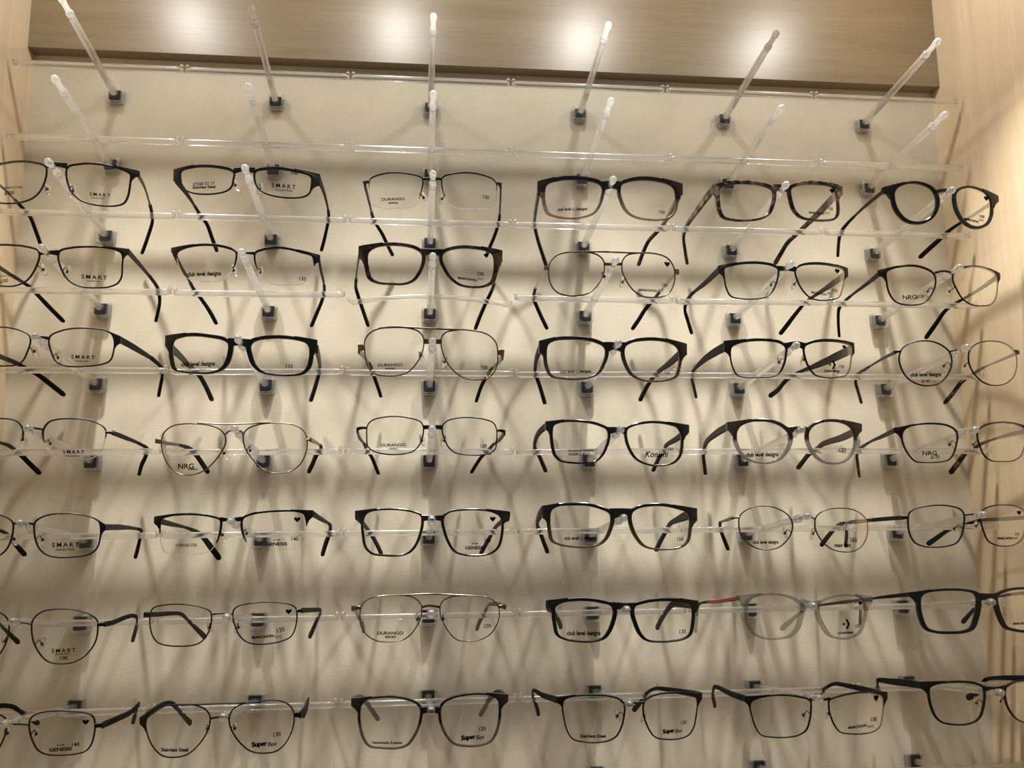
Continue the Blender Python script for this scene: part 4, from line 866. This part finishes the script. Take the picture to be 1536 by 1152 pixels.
T_[5, 8] = ([], MA(1530,455,150))
# bottom row
G[0, 9] = dict(off=(0, 936), ctr=(140, 806), d='dark wire rectangular glasses', m='bmetal', w=(10, 10, 9, 11),
  R=[(232,790),(250,745),(320,712),(440,697),(560,700),(680,712),(740,740),(758,800),(750,890),(725,970),(680,1020),(600,1042),(480,1052),(370,1045),(300,1010),(255,930),(235,860)],
  br=[[(50,806,15),(140,803,13),(232,808,15)]], eR=[(754,812,36),(790,812,36),(822,808,34)],
  tR=([(818,810),(950,752),(1050,702),(1112,640),(1095,665)],[(1086,702),(1076,742),(1062,787)]), tL=([(-480,810),(-250,720),(0,655),(100,662),(150,692)],[(220,742),(305,795)]), th=(5.5,5,4,3,3.4), tm='greytemple', sl='sleeve', sf=.6, hs=4.4, pads=[(40,885),(262,890)])
T_[0, 9] = ([], [HE(687,783,54), NUM('140',607,962,62)] + GE(485,1002,186))
G[1, 9] = dict(off=(200, 936), ctr=(690, 750), d='black wire aviator glasses with straight brow bar', m='bmetal', w=(9, 9, 9, 10),
  L=[(105,760),(140,710),(210,665),(310,648),(420,645),(510,655),(580,690),(612,740),(605,820),(570,900),(510,980),(430,1045),(330,1068),(230,1055),(160,990),(115,900),(98,820)],
  R=[(770,730),(800,680),(860,645),(960,625),(1070,612),(1170,615),(1240,645),(1280,700),(1287,760),(1270,850),(1220,950),(1150,1015),(1050,1035),(940,1020),(860,960),(800,880),(768,800)],
  br=[[(610,758,16),(690,746,12),(770,752,16)]], brow=[[(310,650,11),(500,645,11),(700,636,11),(880,632,11),(1000,621,10)]], eL=[(102,780,42),(75,780,44),(45,780,40)], eR=[(1284,725,36),(1312,728,40),(1344,732,44)],
  tL=([(58,772),(150,700),(250,640),(310,638),(345,670)],[(390,722),(430,767),(457,792)]), tR=([(1335,728),(1370,680),(1400,605),(1396,632)],[(1390,652),(1378,692),(1358,735)]), th=(6,5,4,4,4.4), tm='greytemple', sl='sleeve', sf=.6, hs=5, pads=[(592,845),(795,845)])
T_[1, 9] = ([('Stainless Steel', 330, 1005, 216, {'b': 0.02})], [NUM('130',1150,882,60,6)] + SF(1050,962,210))
G[2, 9] = dict(off=(504, 936), ctr=(755, 682), d='dark brown square glasses fading to smoky lower rims', m='f_smoke', ac=1, w=(19, 23, 14, 24),
  L=[(205,650),(240,610),(320,595),(440,588),(550,605),(640,640),(672,680),(672,740),(650,830),(610,910),(560,970),(480,992),(370,990),(270,975),(225,910),(200,820),(192,730)],
  R=[(840,680),(870,630),(940,595),(1040,572),(1150,565),(1240,575),(1295,610),(1305,670),(1300,770),(1275,870),(1230,940),(1150,970),(1040,975),(950,955),(890,890),(850,800),(838,730)],
  br=[[(672,695,62),(755,682,46),(838,692,62)]], eL=[(208,628,60),(165,625,66),(120,628,60)], eR=[(1292,600,60),(1335,595,66),(1378,594,58)],
  tL=([(135,618),(190,590),(245,630)],[(280,682),(338,765)]), tR=([(1366,590),(1300,550),(1225,605)],[(1190,672),(1155,728)]), th=(6.5,6,5,5,5), tt=3, tm='dtort')
T_[2, 9] = ([('Handmade Acetate', 408, 950, 240, {'b': 0.012})], [NUM('120',1172,840,56)] + SF(1097,910,196))
G[3, 9] = dict(off=(784, 936), ctr=(895, 633), d='black metal square glasses', m='bmetal', w=(15, 10, 9, 12),
  L=[(330,610),(370,585),(470,570),(590,568),(700,578),(780,605),(815,650),(812,740),(790,830),(750,900),(690,935),(590,950),(490,945),(400,920),(355,850),(330,750),(320,670)],
  R=[(975,620),(1010,590),(1080,562),(1190,550),(1300,555),(1380,575),(1400,620),(1392,720),(1370,830),(1330,890),(1250,920),(1150,925),(1060,905),(1010,840),(975,750),(965,680)],
  br=[[(808,632,22),(895,630,18),(978,628,22)]], eL=[(338,612,60),(300,608,50),(262,605,36)], eR=[(1388,590,54),(1415,582,56),(1440,578,46)],
  tL=([(272,605),(160,570),(85,530),(80,562)],[(95,612),(115,672),(127,722)]), tR=([(1428,572),(1300,547),(1150,522),(1065,515),(1010,540)],[(970,582),(930,642),(888,688)]), th=(6,5,3,3,3.6), tm='greytemple', sl='sleeve', sf=.6, hs=5, pads=[(772,745),(980,750)])
T_[3, 9] = ([('Stainless Steel', 562, 895, 206, {'b': 0.02})], [NUM('120',1288,787,46,8)] + SF(1200,857,162))
G[4, 9] = dict(off=(1060, 936), ctr=(912, 605), d='black metal rectangular browline glasses', m='bmetal', w=(15, 9, 8, 12),
  L=[(360,620),(420,590),(520,572),(640,570),(750,585),(830,612),(838,680),(825,780),(800,850),(740,890),(650,908),(540,908),(440,890),(395,830),(365,740),(350,670)],
  R=[(985,610),(1040,585),(1130,562),(1240,548),(1350,555),(1405,580),(1415,640),(1408,740),(1390,820),(1340,860),(1250,880),(1150,880),(1070,865),(1020,800),(990,720),(980,660)],
  br=[[(832,602,28),(912,605,18),(988,598,28)]], eL=[(372,608,50),(338,608,48),(305,602,40)], eR=[(1402,572,50),(1428,572,60),(1452,572,58)],
  tL=([(315,600),(200,560),(65,502),(52,535)],[(50,582),(60,622),(66,652)]), tR=([(1438,572),(1300,532),(1120,492),(1025,478),(962,505)],[(912,552),(868,588)]), th=(6,5,3,3,4), tm='greytemple', sl='sleeve', sf=.6, hs=5, pads=[(800,735),(992,725)])
T_[4, 9] = ([], [HE(1355,590,40), NUM('150',1337,762,46)] + MA(1235,820,205,3))
G[5, 9] = dict(off=(1248, 936), ctr=(1308, 515), d='matte black rounded rectangular glasses', m='matte', w=(18, 18, 12, 20), 
  L=[(780,510),(830,480),(930,465),(1050,463),(1150,475),(1210,505),(1225,570),(1215,660),(1190,740),(1150,780),(1070,805),(970,805),(880,785),(830,740),(795,660),(778,580)],
  R=[(1390,515),(1430,480),(1500,460),(1590,455),(1690,465),(1750,500),(1765,570),(1750,660),(1720,730),(1660,780),(1570,790),(1490,765),(1430,700),(1395,620)],
  br=[[(1222,518,42),(1308,515,24),(1395,510,42)]], eL=[(788,498,62),(745,494,58),(705,488,50)], eR=[(1758,500,62),(1795,494,58),(1835,490,50)],
  tL=([(712,490),(600,472),(490,462),(365,452),(365,485)],[(362,522),(358,562),(350,602)]), tR=([(1830,480),(1536,437),(1300,432),(1230,445)],[(1170,542),(1122,572),(1083,592)]), th=(6.5,6.5,4,3,4), tm='greytemple', sl='sleeve', sf=.6, hs=5.5, pads=[(1190,640),(1372,625)])
T_[5, 9] = ([], [])

for k, g in G.items():
    g['xL'], g['xR'] = T_[k]
# ------------------------------------------------------------------ build everything
proto = None
for j in range(1, 11):
    for i in range(6):
        if j == 10 and i < 3: continue
        if j <= 2: label = 'empty clear acrylic display peg, %s row, %s' % (('topmost', 'second')[j - 1], ORD[i])
        elif j == 10: label = 'clear acrylic display peg cut by the bottom edge, %s' % ORD[i]
        else: label = 'clear acrylic display peg carrying the ' + G[i, j]['d'] if len(G[i, j]['d'].split()) <= 8 else 'clear acrylic peg under the ' + G[i, j]['d']
        if proto is None: proto = make_peg(peg_base(i, j), label); continue
        if (i, j) == (2, 4): make_peg(peg_base(i, j), label, 0.0085); continue
        p = copy_tree(proto); p.location = peg_base(i, j); p['label'] = label
        if j in (4, 5, 6): p.rotation_euler = (0, math.radians(random.uniform(-0.6, 0.6)), 0)
for (i, j), g in G.items(): gl = make_glasses(i, j, g); g['obj'] = gl
c = copy_tree(G[4, 9]['obj']); c.location = G[4, 9]['obj'].location + Vector((-0.006, 0.0, -DZ - 0.001))
c['label'] = 'black glasses whose temple just shows at the bottom edge, fifth from left'
